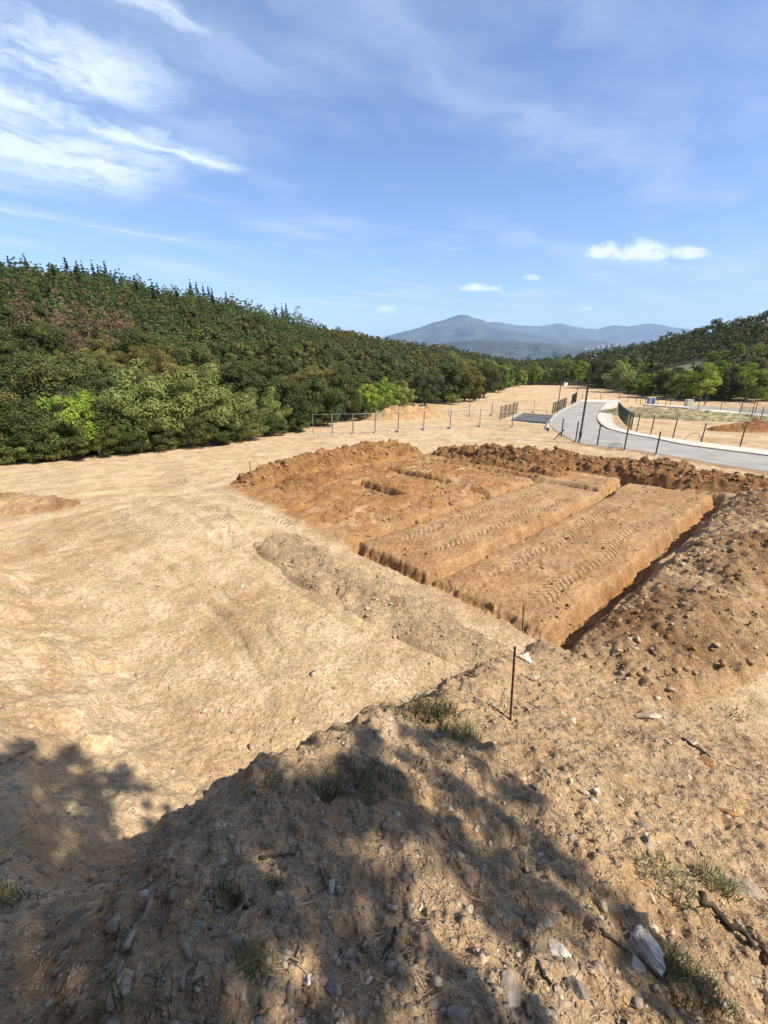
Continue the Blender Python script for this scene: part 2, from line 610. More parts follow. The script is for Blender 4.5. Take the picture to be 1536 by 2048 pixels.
# ------------------------------------------------------------------ materials
def new_mat(name):
    m = bpy.data.materials.new(name)
    m.use_nodes = True
    t = NT(m.node_tree)
    t.n.clear()
    out = t.node('ShaderNodeOutputMaterial')
    bs = t.node('ShaderNodeBsdfPrincipled')
    t.l.new(bs.outputs[0], out.inputs[0])
    return m, t, bs, out


def pos(t):
    return t.node('ShaderNodeNewGeometry').outputs['Position']


SAND = (0.660, 0.492, 0.296)
OCHRE = (0.490, 0.325, 0.172)
RED = (0.400, 0.205, 0.076)
SCREE = (0.440, 0.325, 0.200)
HUMUS = (0.070, 0.058, 0.030)


def soil_finish(t, bs, col, p, bump=1.0, stones=True, extra=None):
    n1 = t.noise(p, 1.3, 6.0, 0.62)
    n2 = t.noise(p, 14.0, 6.0, 0.66)
    n3 = t.noise(p, 75.0, 4.0, 0.6)
    col = t.mix(1.0, col, t.mix(t.step(n1, 0.30, 0.70), (0.80, 0.77, 0.74), (1.13, 1.12, 1.10)), 'MULTIPLY')
    col = t.mix(1.0, col, t.mix(t.step(n2, 0.33, 0.68), (0.72, 0.69, 0.66), (1.14, 1.14, 1.14)), 'MULTIPLY')
    col = t.mix(1.0, col, t.mix(t.step(n3, 0.30, 0.70), (0.80, 0.80, 0.80), (1.12, 1.12, 1.12)), 'MULTIPLY')
    h = t.math('ADD', t.math('MULTIPLY', n2, 0.04), t.math('MULTIPLY', n3, 0.014))
    if stones:
        vo = t.node('ShaderNodeTexVoronoi')
        t.l.new(p, vo.inputs['Vector'])
        vo.inputs['Scale'].default_value = 17.0
        seed = t.node('ShaderNodeSeparateColor')
        t.l.new(vo.outputs['Color'], seed.inputs[0])
        pick = t.math('GREATER_THAN', seed.outputs[0], 0.80)
        body = t.math('MULTIPLY', t.step(vo.outputs['Distance'], 0.42, 0.26), pick)
        tint = t.mix(seed.outputs[1], (0.34, 0.30, 0.25), (0.56, 0.46, 0.33))
        col = t.mix(t.math('MULTIPLY', body, 0.55), col, tint)
        h = t.math('ADD', h, t.math('MULTIPLY', body, 0.018))
        vo2 = t.node('ShaderNodeTexVoronoi')
        t.l.new(p, vo2.inputs['Vector'])
        vo2.inputs['Scale'].default_value = 48.0
        sd2 = t.node('ShaderNodeSeparateColor')
        t.l.new(vo2.outputs['Color'], sd2.inputs[0])
        chip = t.math('MULTIPLY', t.step(vo2.outputs['Distance'], 0.50, 0.22), t.math('GREATER_THAN', sd2.outputs[0], 0.45))
        col = t.mix(1.0, col, t.mix(chip, (0.86, 0.85, 0.84), t.mix(sd2.outputs[1], (0.85, 0.84, 0.82), (1.40, 1.38, 1.34))), 'MULTIPLY')
        h = t.math('ADD', h, t.math('MULTIPLY', chip, 0.010))
    if extra is not None:
        h = t.math('ADD', h, extra)
    bp = t.node('ShaderNodeBump')
    bp.inputs['Strength'].default_value = 1.0
    bp.inputs['Distance'].default_value = bump
    t.l.new(h, bp.inputs['Height'])
    t.l.new(bp.outputs[0], bs.inputs['Normal'])
    t.l.new(col, bs.inputs['Base Color'])
    bs.inputs['Roughness'].default_value = 0.95
    bs.inputs['Specular IOR Level'].default_value = 0.12


def ground_material():
    m, t, bs, out = new_mat("bare_soil")
    p = pos(t)
    at = t.node('ShaderNodeAttribute', attribute_name="soil")
    sc = t.node('ShaderNodeSeparateColor')
    t.l.new(at.outputs['Color'], sc.inputs[0])
    red, pale, grey = sc.outputs
    wood = at.outputs['Alpha']
    wn = t.noise(p, 2.7, 5.0, 0.6)
    jit = t.math('MULTIPLY', t.math('SUBTRACT', wn, 0.5), 0.6)
    c = t.mix(t.math('ADD', pale, jit, clamp=True), OCHRE, SAND)
    c = t.mix(t.math('ADD', red, t.math('MULTIPLY', jit, red), clamp=True), c, RED)
    c = t.mix(t.math('ADD', grey, t.math('MULTIPLY', jit, grey), clamp=True), c, SCREE)
    far_n = t.noise(p, 0.16, 5.0, 0.62, 0.8)
    c = t.mix(t.math('MULTIPLY', t.step(far_n, 0.50, 0.68), 0.40), c, (0.44, 0.30, 0.17))
    c = t.mix(t.math('MULTIPLY', t.step(far_n, 0.44, 0.34), 0.5), c, (0.64, 0.50, 0.33))
    mot = t.noise(p, 0.55, 6.0, 0.66, 0.6)
    c = t.mix(t.math('MULTIPLY', t.math('MULTIPLY', t.step(mot, 0.52, 0.64), red), 0.75, clamp=True), c, (0.285, 0.135, 0.050))
    c = t.mix(t.math('MULTIPLY', t.math('MULTIPLY', t.step(mot, 0.47, 0.36), red), 0.9, clamp=True), c, (0.56, 0.375, 0.185))
    # chalky streaks on the pale ground
    st = t.noise(p, 0.9, 5.0, 0.65, 1.2)
    c = t.mix(t.math('MULTIPLY', t.math('MULTIPLY', t.step(st, 0.62, 0.74), pale), 0.55), c, (0.66, 0.55, 0.40))
    c = t.mix(wood, c, HUMUS)
    tr = t.node('ShaderNodeAttribute', attribute_name="track")
    ts = t.node('ShaderNodeSeparateColor')
    t.l.new(tr.outputs['Color'], ts.inputs[0])
    ph = t.math('MULTIPLY', t.math('ADD', ts.outputs[2], ts.outputs[1]), 2 * math.pi / 0.24)
    ph = t.math('ADD', ph, t.math('MULTIPLY', t.noise(p, 2.5, 3.0, 0.6), 2.5))
    lug = t.math('MULTIPLY', t.step(t.math('SINE', ph), -0.6, 0.8), ts.outputs[0])
    c = t.mix(t.math('MULTIPLY', lug, 0.4), c, (0.60, 0.44, 0.255))
    gap = t.math('MULTIPLY', t.math('SUBTRACT', ts.outputs[0], lug), 0.2, clamp=True)
    c = t.mix(gap, c, (0.34, 0.20, 0.10))
    soil_finish(t, bs, c, p, extra=t.math('MULTIPLY', lug, 0.035))
    return m


def heap_material(name, c1, c2, sc=1.6, bump=1.3, rim=OCHRE):
    m, t, bs, out = new_mat(name)
    p = pos(t)
    n = t.noise(p, sc, 5.0, 0.6)
    c = t.mix(t.step(n, 0.34, 0.66), c1, c2)
    fd = t.node('ShaderNodeAttribute', attribute_name="fade").outputs['Fac']
    fd = t.step(t.math('ADD', fd, t.math('MULTIPLY', t.math('SUBTRACT', t.noise(p, 3.5, 5.0, 0.65), 0.5), 1.3)), 0.05, 0.85)
    c = t.mix(fd, rim, c)
    soil_finish(t, bs, c, p, bump)
    return m


def plain(name, col, rough=0.7, metal=0.0, var=0.12, scale=8.0, bump=0.0, spec=0.3):
    m, t, bs, out = new_mat(name)
    p = pos(t)
    n = t.noise(p, scale, 5.0, 0.6)
    k1, k2 = 1 - var * 2, 1 + var * 2
    c = t.mix(t.step(n, 0.3, 0.7), tuple(a * k1 for a in col), tuple(a * k2 for a in col))
    t.l.new(c, bs.inputs['Base Color'])
    bs.inputs['Roughness'].default_value = rough
    bs.inputs['Metallic'].default_value = metal
    bs.inputs['Specular IOR Level'].default_value = spec
    if bump:
        bp = t.node('ShaderNodeBump')
        bp.inputs['Distance'].default_value = bump
        t.l.new(t.noise(p, scale * 3, 5.0, 0.65), bp.inputs['Height'])
        t.l.new(bp.outputs[0], bs.inputs['Normal'])
    return m


def leaf_material(name, dark, light, trans=0.25, patchy=0.5, straw=None):
    m, t, bs, out = new_mat(name)
    at = t.node('ShaderNodeAttribute', attribute_name="leaf")
    oi = t.node('ShaderNodeObjectInfo').outputs['Random']
    n = t.noise(pos(t), patchy, 2.0, 0.5)
    k = t.math('ADD', t.math('MULTIPLY', at.outputs['Fac'], 0.55), t.math('MULTIPLY', oi, 0.45))
    k = t.math('ADD', k, t.math('MULTIPLY', t.math('SUBTRACT', n, 0.5), 0.5), clamp=True)
    c = t.mix(k, dark, light)
    if straw:
        c = t.mix(t.step(at.outputs['Fac'], 0.78, 0.86), c, straw)
    hs = t.node('ShaderNodeHueSaturation')
    t.put(hs.inputs['Hue'], t.remap(t.math('FRACT', t.math('MULTIPLY', oi, 7.31)), 0, 1, 0.478, 0.512))
    t.put(hs.inputs['Value'], t.remap(t.math('FRACT', t.math('MULTIPLY', oi, 13.7)), 0, 1, 0.75, 1.2))
    t.l.new(c, hs.inputs['Color'])
    t.l.new(hs.outputs[0], bs.inputs['Base Color'])
    bs.inputs['Roughness'].default_value = 0.75
    bs.inputs['Specular IOR Level'].default_value = 0.1
    tr = t.node('ShaderNodeBsdfTranslucent')
    t.l.new(hs.outputs[0], tr.inputs[0])
    mx = t.node('ShaderNodeMixShader')
    mx.inputs[0].default_value = trans
    t.l.new(bs.outputs[0], mx.inputs[1])
    t.l.new(tr.outputs[0], mx.inputs[2])
    t.l.new(mx.outputs[0], out.inputs[0])
    return m


M = {}
M['ground'] = ground_material()
M['red_spoil'] = heap_material("red_spoil", (0.255, 0.120, 0.045), (0.410, 0.215, 0.085), rim=(0.41, 0.23, 0.095))
M['dark_spoil'] = heap_material("dark_spoil", (0.205, 0.100, 0.042), (0.360, 0.190, 0.080), rim=(0.40, 0.22, 0.09))
M['stony_spoil'] = heap_material("stony_spoil", (0.275, 0.150, 0.068), (0.530, 0.370, 0.205), 0.45)
M['scree'] = heap_material("scree", (0.430, 0.300, 0.175), (0.540, 0.390, 0.230), 0.8, rim=(0.62, 0.46, 0.28))
M['pale_spoil'] = heap_material("pale_spoil", (0.400, 0.245, 0.110), (0.520, 0.340, 0.165), 1.0)
def dusty_asphalt():
    m, t, bs, out = new_mat("asphalt")
    p = pos(t)
    c = t.mix(t.step(t.noise(p, 0.5, 5.0, 0.6), 0.35, 0.65), (0.250, 0.232, 0.202), (0.320, 0.295, 0.255))
    c = t.mix(t.math('MULTIPLY', t.step(t.noise(p, 0.35, 5.0, 0.65, 1.0), 0.54, 0.70), 0.75), c, (0.44, 0.36, 0.26))
    c = t.mix(1.0, c, t.mix(t.noise(p, 30.0, 3.0, 0.6), (0.8, 0.8, 0.8), (1.2, 1.2, 1.2)), 'MULTIPLY')
    t.l.new(c, bs.inputs['Base Color'])
    bs.inputs['Roughness'].default_value = 0.95
    bs.inputs['Specular IOR Level'].default_value = 0.08
    return m


M['asphalt'] = dusty_asphalt()
M['asphalt_new'] = plain("asphalt_new", (0.050, 0.053, 0.058), 0.85, 0, 0.15, 2.0, 0.01)
M['concrete'] = plain("concrete", (0.48, 0.43, 0.34), 0.9, 0, 0.08, 1.5, 0.01)
M['kerb'] = plain("kerb", (0.36, 0.335, 0.28), 0.85, 0, 0.06, 3.0, 0.005)
M['paint'] = plain("paint", (0.75, 0.75, 0.73), 0.7, 0, 0.04, 5.0)
M['green_metal'] = plain("green_metal", (0.012, 0.030, 0.022), 0.45, 0, 0.1, 9.0, 0, 0.5)
M['galv'] = plain("galvanised_steel", (0.20, 0.20, 0.195), 0.55, 0.4, 0.1, 9.0)
M['rust'] = plain("rusty_steel", (0.075, 0.032, 0.020), 0.85, 0.2, 0.25, 40.0, 0.002)
M['bark'] = plain("bark", (0.105, 0.085, 0.062), 0.95, 0, 0.25, 6.0, 0.03)
M['pale_bark'] = plain("pale_bark", (0.30, 0.27, 0.22), 0.9, 0, 0.25, 5.0, 0.03)
M['dry_wood'] = plain("dry_wood", (0.28, 0.20, 0.125), 0.9, 0, 0.2, 18.0, 0.004)
M['dark_wood'] = plain("dark_wood", (0.060, 0.042, 0.028), 0.9, 0, 0.25, 18.0, 0.004)
M['dark_plastic'] = plain("dark_plastic", (0.018, 0.018, 0.020), 0.5, 0, 0.1, 9.0)
M['white_plastic'] = plain("white_plastic", (0.70, 0.70, 0.68), 0.5, 0, 0.04, 9.0)
M['blue_panel'] = plain("blue_panel", (0.16, 0.22, 0.33), 0.6, 0, 0.08, 5.0)
M['grass'] = leaf_material("grass_blades", (0.050, 0.075, 0.022), (0.170, 0.205, 0.070), 0.3, 3.0, (0.34, 0.27, 0.14))
M['grey_grass'] = leaf_material("grey_grass_blades", (0.095, 0.115, 0.045), (0.250, 0.260, 0.115), 0.3, 3.0, (0.40, 0.32, 0.18))
M['oak'] = leaf_material("oak_leaves", (0.038, 0.050, 0.015), (0.130, 0.142, 0.044), 0.15, 0.35)
M['olive_oak'] = leaf_material("olive_oak_leaves", (0.085, 0.082, 0.022), (0.210, 0.180, 0.052), 0.18, 0.35)
M['pine'] = leaf_material("pine_needles", (0.040, 0.058, 0.017), (0.132, 0.162, 0.046), 0.15, 0.35)
M['spire'] = leaf_material("spire_needles", (0.014, 0.022, 0.011), (0.036, 0.050, 0.020), 0.1, 0.4)
M['dead'] = leaf_material("dead_needles", (0.130, 0.088, 0.048), (0.250, 0.165, 0.088), 0.15, 0.6)
M['bright'] = leaf_material("bright_leaves", (0.120, 0.185, 0.022), (0.300, 0.370, 0.060), 0.35, 0.6)
M['mid'] = leaf_material("mid_green_leaves", (0.105, 0.135, 0.030), (0.290, 0.305, 0.095), 0.30, 0.6)
M['dry_grass'] = plain("dry_grass_turf", (0.215, 0.180, 0.085), 0.95, 0, 0.30, 1.4, 0.06)
M['meadow'] = plain("meadow_turf", (0.13, 0.16, 0.06), 0.95, 0, 0.2, 0.3, 0.06)


def stone_material(name, c1, c2, sc=9.0):
    m, t, bs, out = new_mat(name)
    oi = t.node('ShaderNodeObjectInfo')
    tc = t.node('ShaderNodeTexCoord').outputs['Object']
    n = t.noise(tc, sc, 6.0, 0.65)
    c = t.mix(t.step(n, 0.34, 0.66), c1, c2)
    n2 = t.noise(tc, sc * 7, 4.0, 0.6)
    c = t.mix(1.0, c, t.mix(n2, (0.65, 0.63, 0.60), (1.2, 1.2, 1.2)), 'MULTIPLY')
    t.l.new(c, bs.inputs['Base Color'])
    bs.inputs['Roughness'].default_value = 0.85
    bs.inputs['Specular IOR Level'].default_value = 0.25
    bp = t.node('ShaderNodeBump')
    bp.inputs['Distance'].default_value = 0.02
    t.l.new(t.math('ADD', n, t.math('MULTIPLY', n2, 0.3)), bp.inputs['Height'])
    t.l.new(bp.outputs[0], bs.inputs['Normal'])
    return m


M['white_stone'] = stone_material("white_stone", (0.42, 0.33, 0.22), (0.68, 0.63, 0.54), 7.0)
M['cream_stone'] = stone_material("cream_stone", (0.34, 0.25, 0.15), (0.52, 0.43, 0.30))
M['tan_stone'] = stone_material("tan_stone", (0.24, 0.165, 0.095), (0.38, 0.28, 0.18))
M['grey_stone'] = stone_material("grey_stone", (0.235, 0.185, 0.130), (0.35, 0.285, 0.205))
M['blue_stone'] = stone_material("blue_stone", (0.150, 0.130, 0.105), (0.245, 0.215, 0.175))
M['orange_stone'] = stone_material("orange_stone", (0.22, 0.10, 0.035), (0.42, 0.22, 0.08))


# ------------------------------------------------------------------ ground sheet
def build_ground():
    cx, cy = 0.0, -0.7
    az_d = np.radians(np.linspace(-62, 62, 850))
    az_c = np.radians(np.linspace(62, 298, 80)[1:-1])
    az = np.concatenate([az_d, az_c])
    rr = [0.25]
    while rr[-1] < 62:
        r = rr[-1]
        h = 1.55 + 3.95 * min(1.0, r / 7.0) + max(0.0, (r - 20) * 0.05)
        k = 0.0025 if r < 6 else 0.0018 if r < 24 else 0.0026
        rr.append(r + k * (r * r + h * h) / h)
    while rr[-1] < 900:
        rr.append(rr[-1] * 1.03)
    rr = np.array(rr)
    A, R = np.meshgrid(az, rr)
    X, Y = cx + R * np.sin(A), cy + R * np.cos(A)
    z, red, pale, grey, wood, tmask, tb, tp = terrain(X.ravel(), Y.ravel(), True)
    nr, na = A.shape
    v = np.stack([X.ravel(), Y.ravel(), z], 1)
    v = np.vstack([v, [[cx, cy, H(cx, cy)]]])
    i = np.arange(nr - 1)[:, None] * na
    j = np.arange(na)[None, :]
    j2 = (j + 1) % na
    q = np.stack([i + j, i + na + j, i + na + j2, i + j2], -1).reshape(-1)
    me = mesh_from("ground", v, q, 4, M['ground'], True)
    col = np.zeros((len(v), 4), np.float32)
    col[:-1, 0], col[:-1, 1], col[:-1, 2], col[:-1, 3] = red, pale, grey, wood
    a = me.attributes.new("soil", 'FLOAT_COLOR', 'POINT')
    a.data.foreach_set("color", col.ravel())
    col[:-1, 0], col[:-1, 1], col[:-1, 2], col[:-1, 3] = tmask, tb, tp, 1
    a = me.attributes.new("track", 'FLOAT_COLOR', 'POINT')
    a.data.foreach_set("color", col.ravel())
    g = link("ground", me)
    tag(g, kind="structure")
    print("ground rows", nr, "quads", len(q) // 4)


build_ground()


def far_plain():
    n = 40
    xs = np.linspace(-20000, 20000, n)
    ys = np.concatenate([np.linspace(-3000, 600, 6), np.geomspace(700, 20000, n - 6)])
    X, Y = np.meshgrid(xs, ys)
    Z = -75 + 10 * fbm(X, Y, 3000, 3) - 20 * sm(np.hypot(X, Y), 1500, 400)
    v = np.stack([X.ravel(), Y.ravel(), Z.ravel()], 1)
    i = np.arange(n - 1)[:, None] * n + np.arange(n - 1)[None, :]
    q = np.stack([i, i + 1, i + n + 1, i + n], -1).reshape(-1)
    o = link("plain_terrain", mesh_from("plain_terrain", v, q, 4, plain("far_fields", (0.075, 0.095, 0.045), 0.95, 0, 0.25, 0.004), True))
    tag(o, kind="structure")


far_plain()


def mountain(name, dist, depth, prof, seed, mat, foot=-70, ridge=0.16):
    """A range as a height sheet: prof is skyline picture points; the range has real depth in front of and behind the crest."""
    az, el = [], []
    for x, y in prof:
        d = ray(x, y)
        az.append(d[0] / d[1])
        el.append(CAM_Z + dist * d[2] / d[1])
    s = np.linspace(az[0], az[-1], 260)
    zc = np.interp(s, az, el)
    ker = np.hanning(5)
    zc = np.convolve(np.pad(zc, 2, mode='edge'), ker / ker.sum(), 'valid')
    ty = np.linspace(-1, 1, 64)
    S, T = np.meshgrid(s, ty)
    ZC = np.tile(zc, (len(ty), 1))
    X, Y = S * dist, dist + T * depth
    prof_t = np.where(T < 0, np.clip(1 + T, 0, 1) ** 1.15, np.clip(1 - T, 0, 1))
    nz = fbm(X, Y, depth * 0.45, 2, ox=seed)
    rg = 1 - np.abs(fbm(X + 300 * nz, Y, depth * 0.30, 5, 0.52, ox=seed + 3))
    amp = (ZC - foot) * ridge
    away = np.clip(np.abs(T) * 3.0, 0.05, 1)
    Z = foot + (ZC - foot) * prof_t + amp * (rg - 0.85) * away * np.clip(prof_t * 3, 0, 1) * 1.6
    Z = np.where(prof_t <= 0.001, foot - 40, Z)
    v = np.stack([X.ravel(), Y.ravel(), Z.ravel()], 1)
    n = len(s)
    i = np.arange(len(ty) - 1)[:, None] * n + np.arange(n - 1)[None, :]
    q = np.stack([i, i + 1, i + n + 1, i + n], -1).reshape(-1)
    o = link(name, mesh_from(name, v, q, 4, mat, True))
    tag(o, kind="structure")
    return o


M['mountain'] = plain("mountain_scrub", (0.040, 0.046, 0.034), 0.95, 0, 0.35, 0.0022)
mountain("mountain_terrain", 9000, 2600, [(560, 712), (660, 700), (760, 675), (800, 664), (840, 654), (868, 643), (885, 640), (905, 632), (920, 628),
         (935, 629), (945, 634), (962, 637), (985, 648), (1020, 660), (1070, 668), (1130, 674), (1200, 680), (1300, 690), (1420, 700)], 2.0, M['mountain'])
mountain("back_range_terrain", 13000, 2500, [(900, 660), (960, 642), (1000, 643), (1040, 650), (1075, 651), (1092, 649), (1115, 645), (1140, 650), (1170, 656), (1195, 657),
         (1225, 649), (1255, 652), (1280, 648), (1300, 645), (1340, 652), (1400, 660), (1500, 668), (1600, 680)], 6.0, M['mountain'])
mountain("foothill_terrain", 4600, 1100, [(700, 712), (800, 694), (900, 683), (960, 678), (1020, 680), (1080, 684), (1140, 690), (1180, 693), (1230, 698), (1300, 702), (1400, 706)],
         11.0, M['mountain'], ridge=0.3)


# ------------------------------------------------------------------ road, pavement, parking bay
def strip(name, left, right, mat, lift, kind="structure", thick=0.0, lift2=None, label=None, cat=None, parent=None, sub=6):
    """Ribbon between two rows of picture points that lie on the valley floor."""
    def dense(pp):
        w = np.array([on_valley(*p) for p in pp])
        t = np.arange(len(w))
        tt = np.linspace(0, len(w) - 1, (len(w) - 1) * sub + 1)
        # smooth curve through the points
        out = []
        for q in tt:
            i = min(int(q), len(w) - 2)
            f = q - i
            p0, p1, p2, p3 = w[max(i - 1, 0)], w[i], w[i + 1], w[min(i + 2, len(w) - 1)]
            out.append(0.5 * ((2 * p1) + (-p0 + p2) * f + (2 * p0 - 5 * p1 + 4 * p2 - p3) * f * f + (-p0 + 3 * p1 - 3 * p2 + p3) * f ** 3))
        return np.array(out)
    a, b = dense(left), dense(right)
    n = len(a)
    cols = 5
    P = np.stack([a + (b - a) * k / (cols - 1) for k in range(cols)], 1)      # n, cols, 2
    z = valley(P[..., 0], P[..., 1]) + np.linspace(lift, lift if lift2 is None else lift2, cols)[None, :]
    v = np.concatenate([P, z[..., None]], -1)
    verts = v.reshape(-1, 3)
    i = np.arange(n - 1)[:, None] * cols + np.arange(cols - 1)[None, :]
    q = np.stack([i, i + 1, i + cols + 1, i + cols], -1).reshape(-1, 4)
    faces = [tuple(r) for r in q]
    verts = [tuple(r) for r in verts]
    if thick:
        for col in (0, cols - 1):
            base = len(verts)
            for k in range(n):
                p = v[k, col]
                verts.append((p[0], p[1], p[2] - thick))
            for k in range(n - 1):
                faces.append((k * cols + col, base + k, base + k + 1, (k + 1) * cols + col))
        for row in (0, n - 1):
            base = len(verts)
            for k in range(cols):
                p = v[row, k]
                verts.append((p[0], p[1], p[2] - thick))
            for k in range(cols - 1):
                faces.append((row * cols + k, row * cols + k + 1, base + k + 1, base + k))
    me = bpy.data.meshes.new(name)
    me.from_pydata(verts, [], faces)
    me.materials.append(mat)
    me.update()
    o = link(name, me, parent)
    if parent is None:
        tag(o, label, cat, None, kind)
    return o


road_in = [(1640, 927), (1536, 915), (1377, 894), (1306, 879.5), (1258, 871), (1222, 862), (1199, 854), (1194, 840), (1197, 826), (1208, 811), (1214, 805)]
road_out = [(1640, 958), (1536, 947), (1420, 928), (1330, 912), (1250, 900), (1190, 893), (1150, 884), (1112, 862), (1100, 843), (1128, 820), (1162, 804)]
strip("road", road_out, road_in, M['asphalt'], 0.08, sub=8, thick=0.3)
strip("road_verge", [(x_, y_ + 7) if x_ > 1180 else (x_ - 9, y_ + 2) for x_, y_ in road_out], [(x_, y_ - 0.3) for x_, y_ in road_out], M['pale_spoil'], -0.10, lift2=0.076, sub=8)
pave_out = [(1640, 916), (1536, 904.5), (1377, 885), (1306, 874), (1258, 864), (1234, 855), (1225, 840), (1225, 823), (1231, 812), (1237, 805.5)]
pave_in = [(1640, 926.5), (1536, 914.5), (1377, 893.5), (1306, 879), (1258, 870.5), (1214, 858), (1195, 840), (1198, 826), (1209, 811), (1215, 804.5)]
strip("pavement", pave_in, pave_out, M['concrete'], 0.16, thick=0.25, sub=8)
strip("pavement", [(1160, 806), (1200, 806.5), (1240, 807)], [(1164, 801), (1200, 801.5), (1240, 802.5)], M['concrete'], 0.22, thick=0.25)
strip("kerb", [(1101, 846), (1113, 832), (1130, 820.5), (1163, 804.5)], [(1097, 846), (1109, 832), (1126, 820), (1160, 804)], M['kerb'], 0.22, thick=0.25)
strip("kerb", [(1098, 862), (1094, 855), (1099, 849)], [(1101, 862), (1097, 855), (1101, 850)], M['kerb'], 0.24, thick=0.3)
strip("parking_bay", [(1020, 841), (1060, 845), (1099, 848)], [(1043, 827.5), (1080, 830), (1112, 832.5)], M['asphalt_new'], 0.09, thick=0.3)
strip("kerb", [(1016, 842), (1042, 827.5)], [(1020, 841.5), (1045, 827.8)], M['kerb'], 0.22, thick=0.25)
for k in range(3):
    f = 0.22 + 0.26 * k
    p1 = (1020 + (1043 - 1020) * f, 841 + (827.5 - 841) * f)
    p2 = (1099 + (1112 - 1099) * f, 848 + (832.5 - 848) * f)
    o = strip("road_marking", [p1, p2], [(p1[0] + 0.8, p1[1] - 0.5), (p2[0] + 0.7, p2[1] - 0.5)], M['kerb'], 0.10)
# the street further right, beyond the grassy mound
strip("road", [(1330, 815), (1400, 820), (1560, 834)], [(1330, 811), (1400, 813), (1560, 826)], M['asphalt'], 0.08, thick=0.3)
strip("pavement", [(1398, 824.5), (1450, 827.5), (1560, 838)], [(1398, 821), (1450, 823.8), (1560, 834)], M['concrete'], 0.2, thick=0.22)
strip("pavement", [(1288, 811.5), (1330, 814.5), (1376, 818)], [(1288, 809.5), (1330, 811.8), (1376, 814.8)], M['concrete'], 0.2, thick=0.22)


# ------------------------------------------------------------------ heaps of spoil
def heap(name, path, width, height, mat, label, seed, res=0.06, clod=0.12, cl_size=0.22, cat="dirt heap", skew=0.0, taper=0.25, kind=None, irr=0.15):
    """Ridge or mound of dug earth along a path of (x, y); width and height per path point."""
    P = np.array(path, float)
    seg = np.concatenate([[0], np.cumsum(np.hypot(*np.diff(P, axis=0).T))])
    L = seg[-1]
    ns = max(12, int(L / res))
    W = np.interp(np.linspace(0, L, ns), seg, width)
    Hh = np.interp(np.linspace(0, L, ns), seg, height)
    s = np.linspace(0, L, ns)
    px, py = np.interp(s, seg, P[:, 0]), np.interp(s, seg, P[:, 1])
    w_tap = np.clip(np.minimum(s, L - s) / (max(width) * 0.9), 0, 1)
    W = W * (0.25 + 0.75 * np.sqrt(1 - (1 - w_tap) ** 2))
    k = max(3, int(ns * 0.06)) | 1
    if ns > 30:
        ker = np.hanning(k + 2)
        ker /= ker.sum()
        px = np.convolve(np.pad(px, (k + 2) // 2, mode='reflect', reflect_type='odd'), ker, 'valid')[:ns]
        py = np.convolve(np.pad(py, (k + 2) // 2, mode='reflect', reflect_type='odd'), ker, 'valid')[:ns]
    tx, ty = np.gradient(px), np.gradient(py)
    ln = np.hypot(tx, ty) + 1e-9
    nx, ny = -ty / ln, tx / ln
    nt = max(12, int(2 * max(width) / res))
    t = np.linspace(-1, 1, nt)
    S, T = np.meshgrid(np.arange(ns), t, indexing='ij')
    X = px[S] + nx[S] * T * W[S]
    Y = py[S] + ny[S] * T * W[S]
    e = np.minimum(s, L - s)
    tap = np.clip(e / (taper * L + 1e-6), 0, 1)
    tap = np.sqrt(1 - (1 - tap) ** 2)
    n1 = fbm(X, Y, 1.5, 4, ox=seed)
    n2 = fbm(X, Y, 0.55, 4, 0.55, ox=seed + 2)
    tt = T + skew * (1 - T * T)
    rad = np.abs(tt) + irr * n1
    prof = np.clip(1 - np.clip(rad, 0, 1.2) ** 1.45, -0.05, 1)
    edge = np.clip((1 - np.abs(T)) * 4, 0, 1) * np.clip(np.minimum(S, ns - 1 - S) / (0.05 * ns + 1), 0, 1)
    hgt = Hh[S] * tap[S] * prof * (1 + 0.45 * n1)
    c1, v1 = cells(X, Y, cl_size, seed)
    c2, v2 = cells(X, Y, cl_size * 0.42, seed + 4)
    hgt = hgt + edge * np.clip(prof * 4 * tap[S], 0, 1) * (clod * c1 * v1 + clod * 0.5 * c2 * v2 + 0.05 * n2)
    Z = terrain(X.ravel(), Y.ravel()).reshape(X.shape) - 0.09 * (1 - edge) + hgt * edge - 0.03
    x0, y0 = float(px[ns // 2]), float(py[ns // 2])
    z0 = H(x0, y0)
    v = np.stack([X.ravel() - x0, Y.ravel() - y0, Z.ravel() - z0], 1)
    i = np.arange(ns - 1)[:, None] * nt + np.arange(nt - 1)[None, :]
    q = np.stack([i, i + nt, i + nt + 1, i + 1], -1).reshape(-1)
    me = mesh_from(name, v, q, 4, mat, True)
    at = me.attributes.new("fade", 'FLOAT', 'POINT')
    fade = np.clip(prof * 1.7 * np.clip(tap[S] * 1.6, 0, 1), 0, 1) * edge
    at.data.foreach_set("value", fade.ravel().astype(np.float32))
    o = link(name, me, None, (x0, y0, z0))
    tag(o, label, cat, None, kind)
    return o


def uvp(*pts):
    return [from_uv(u, v) for u, v in pts]


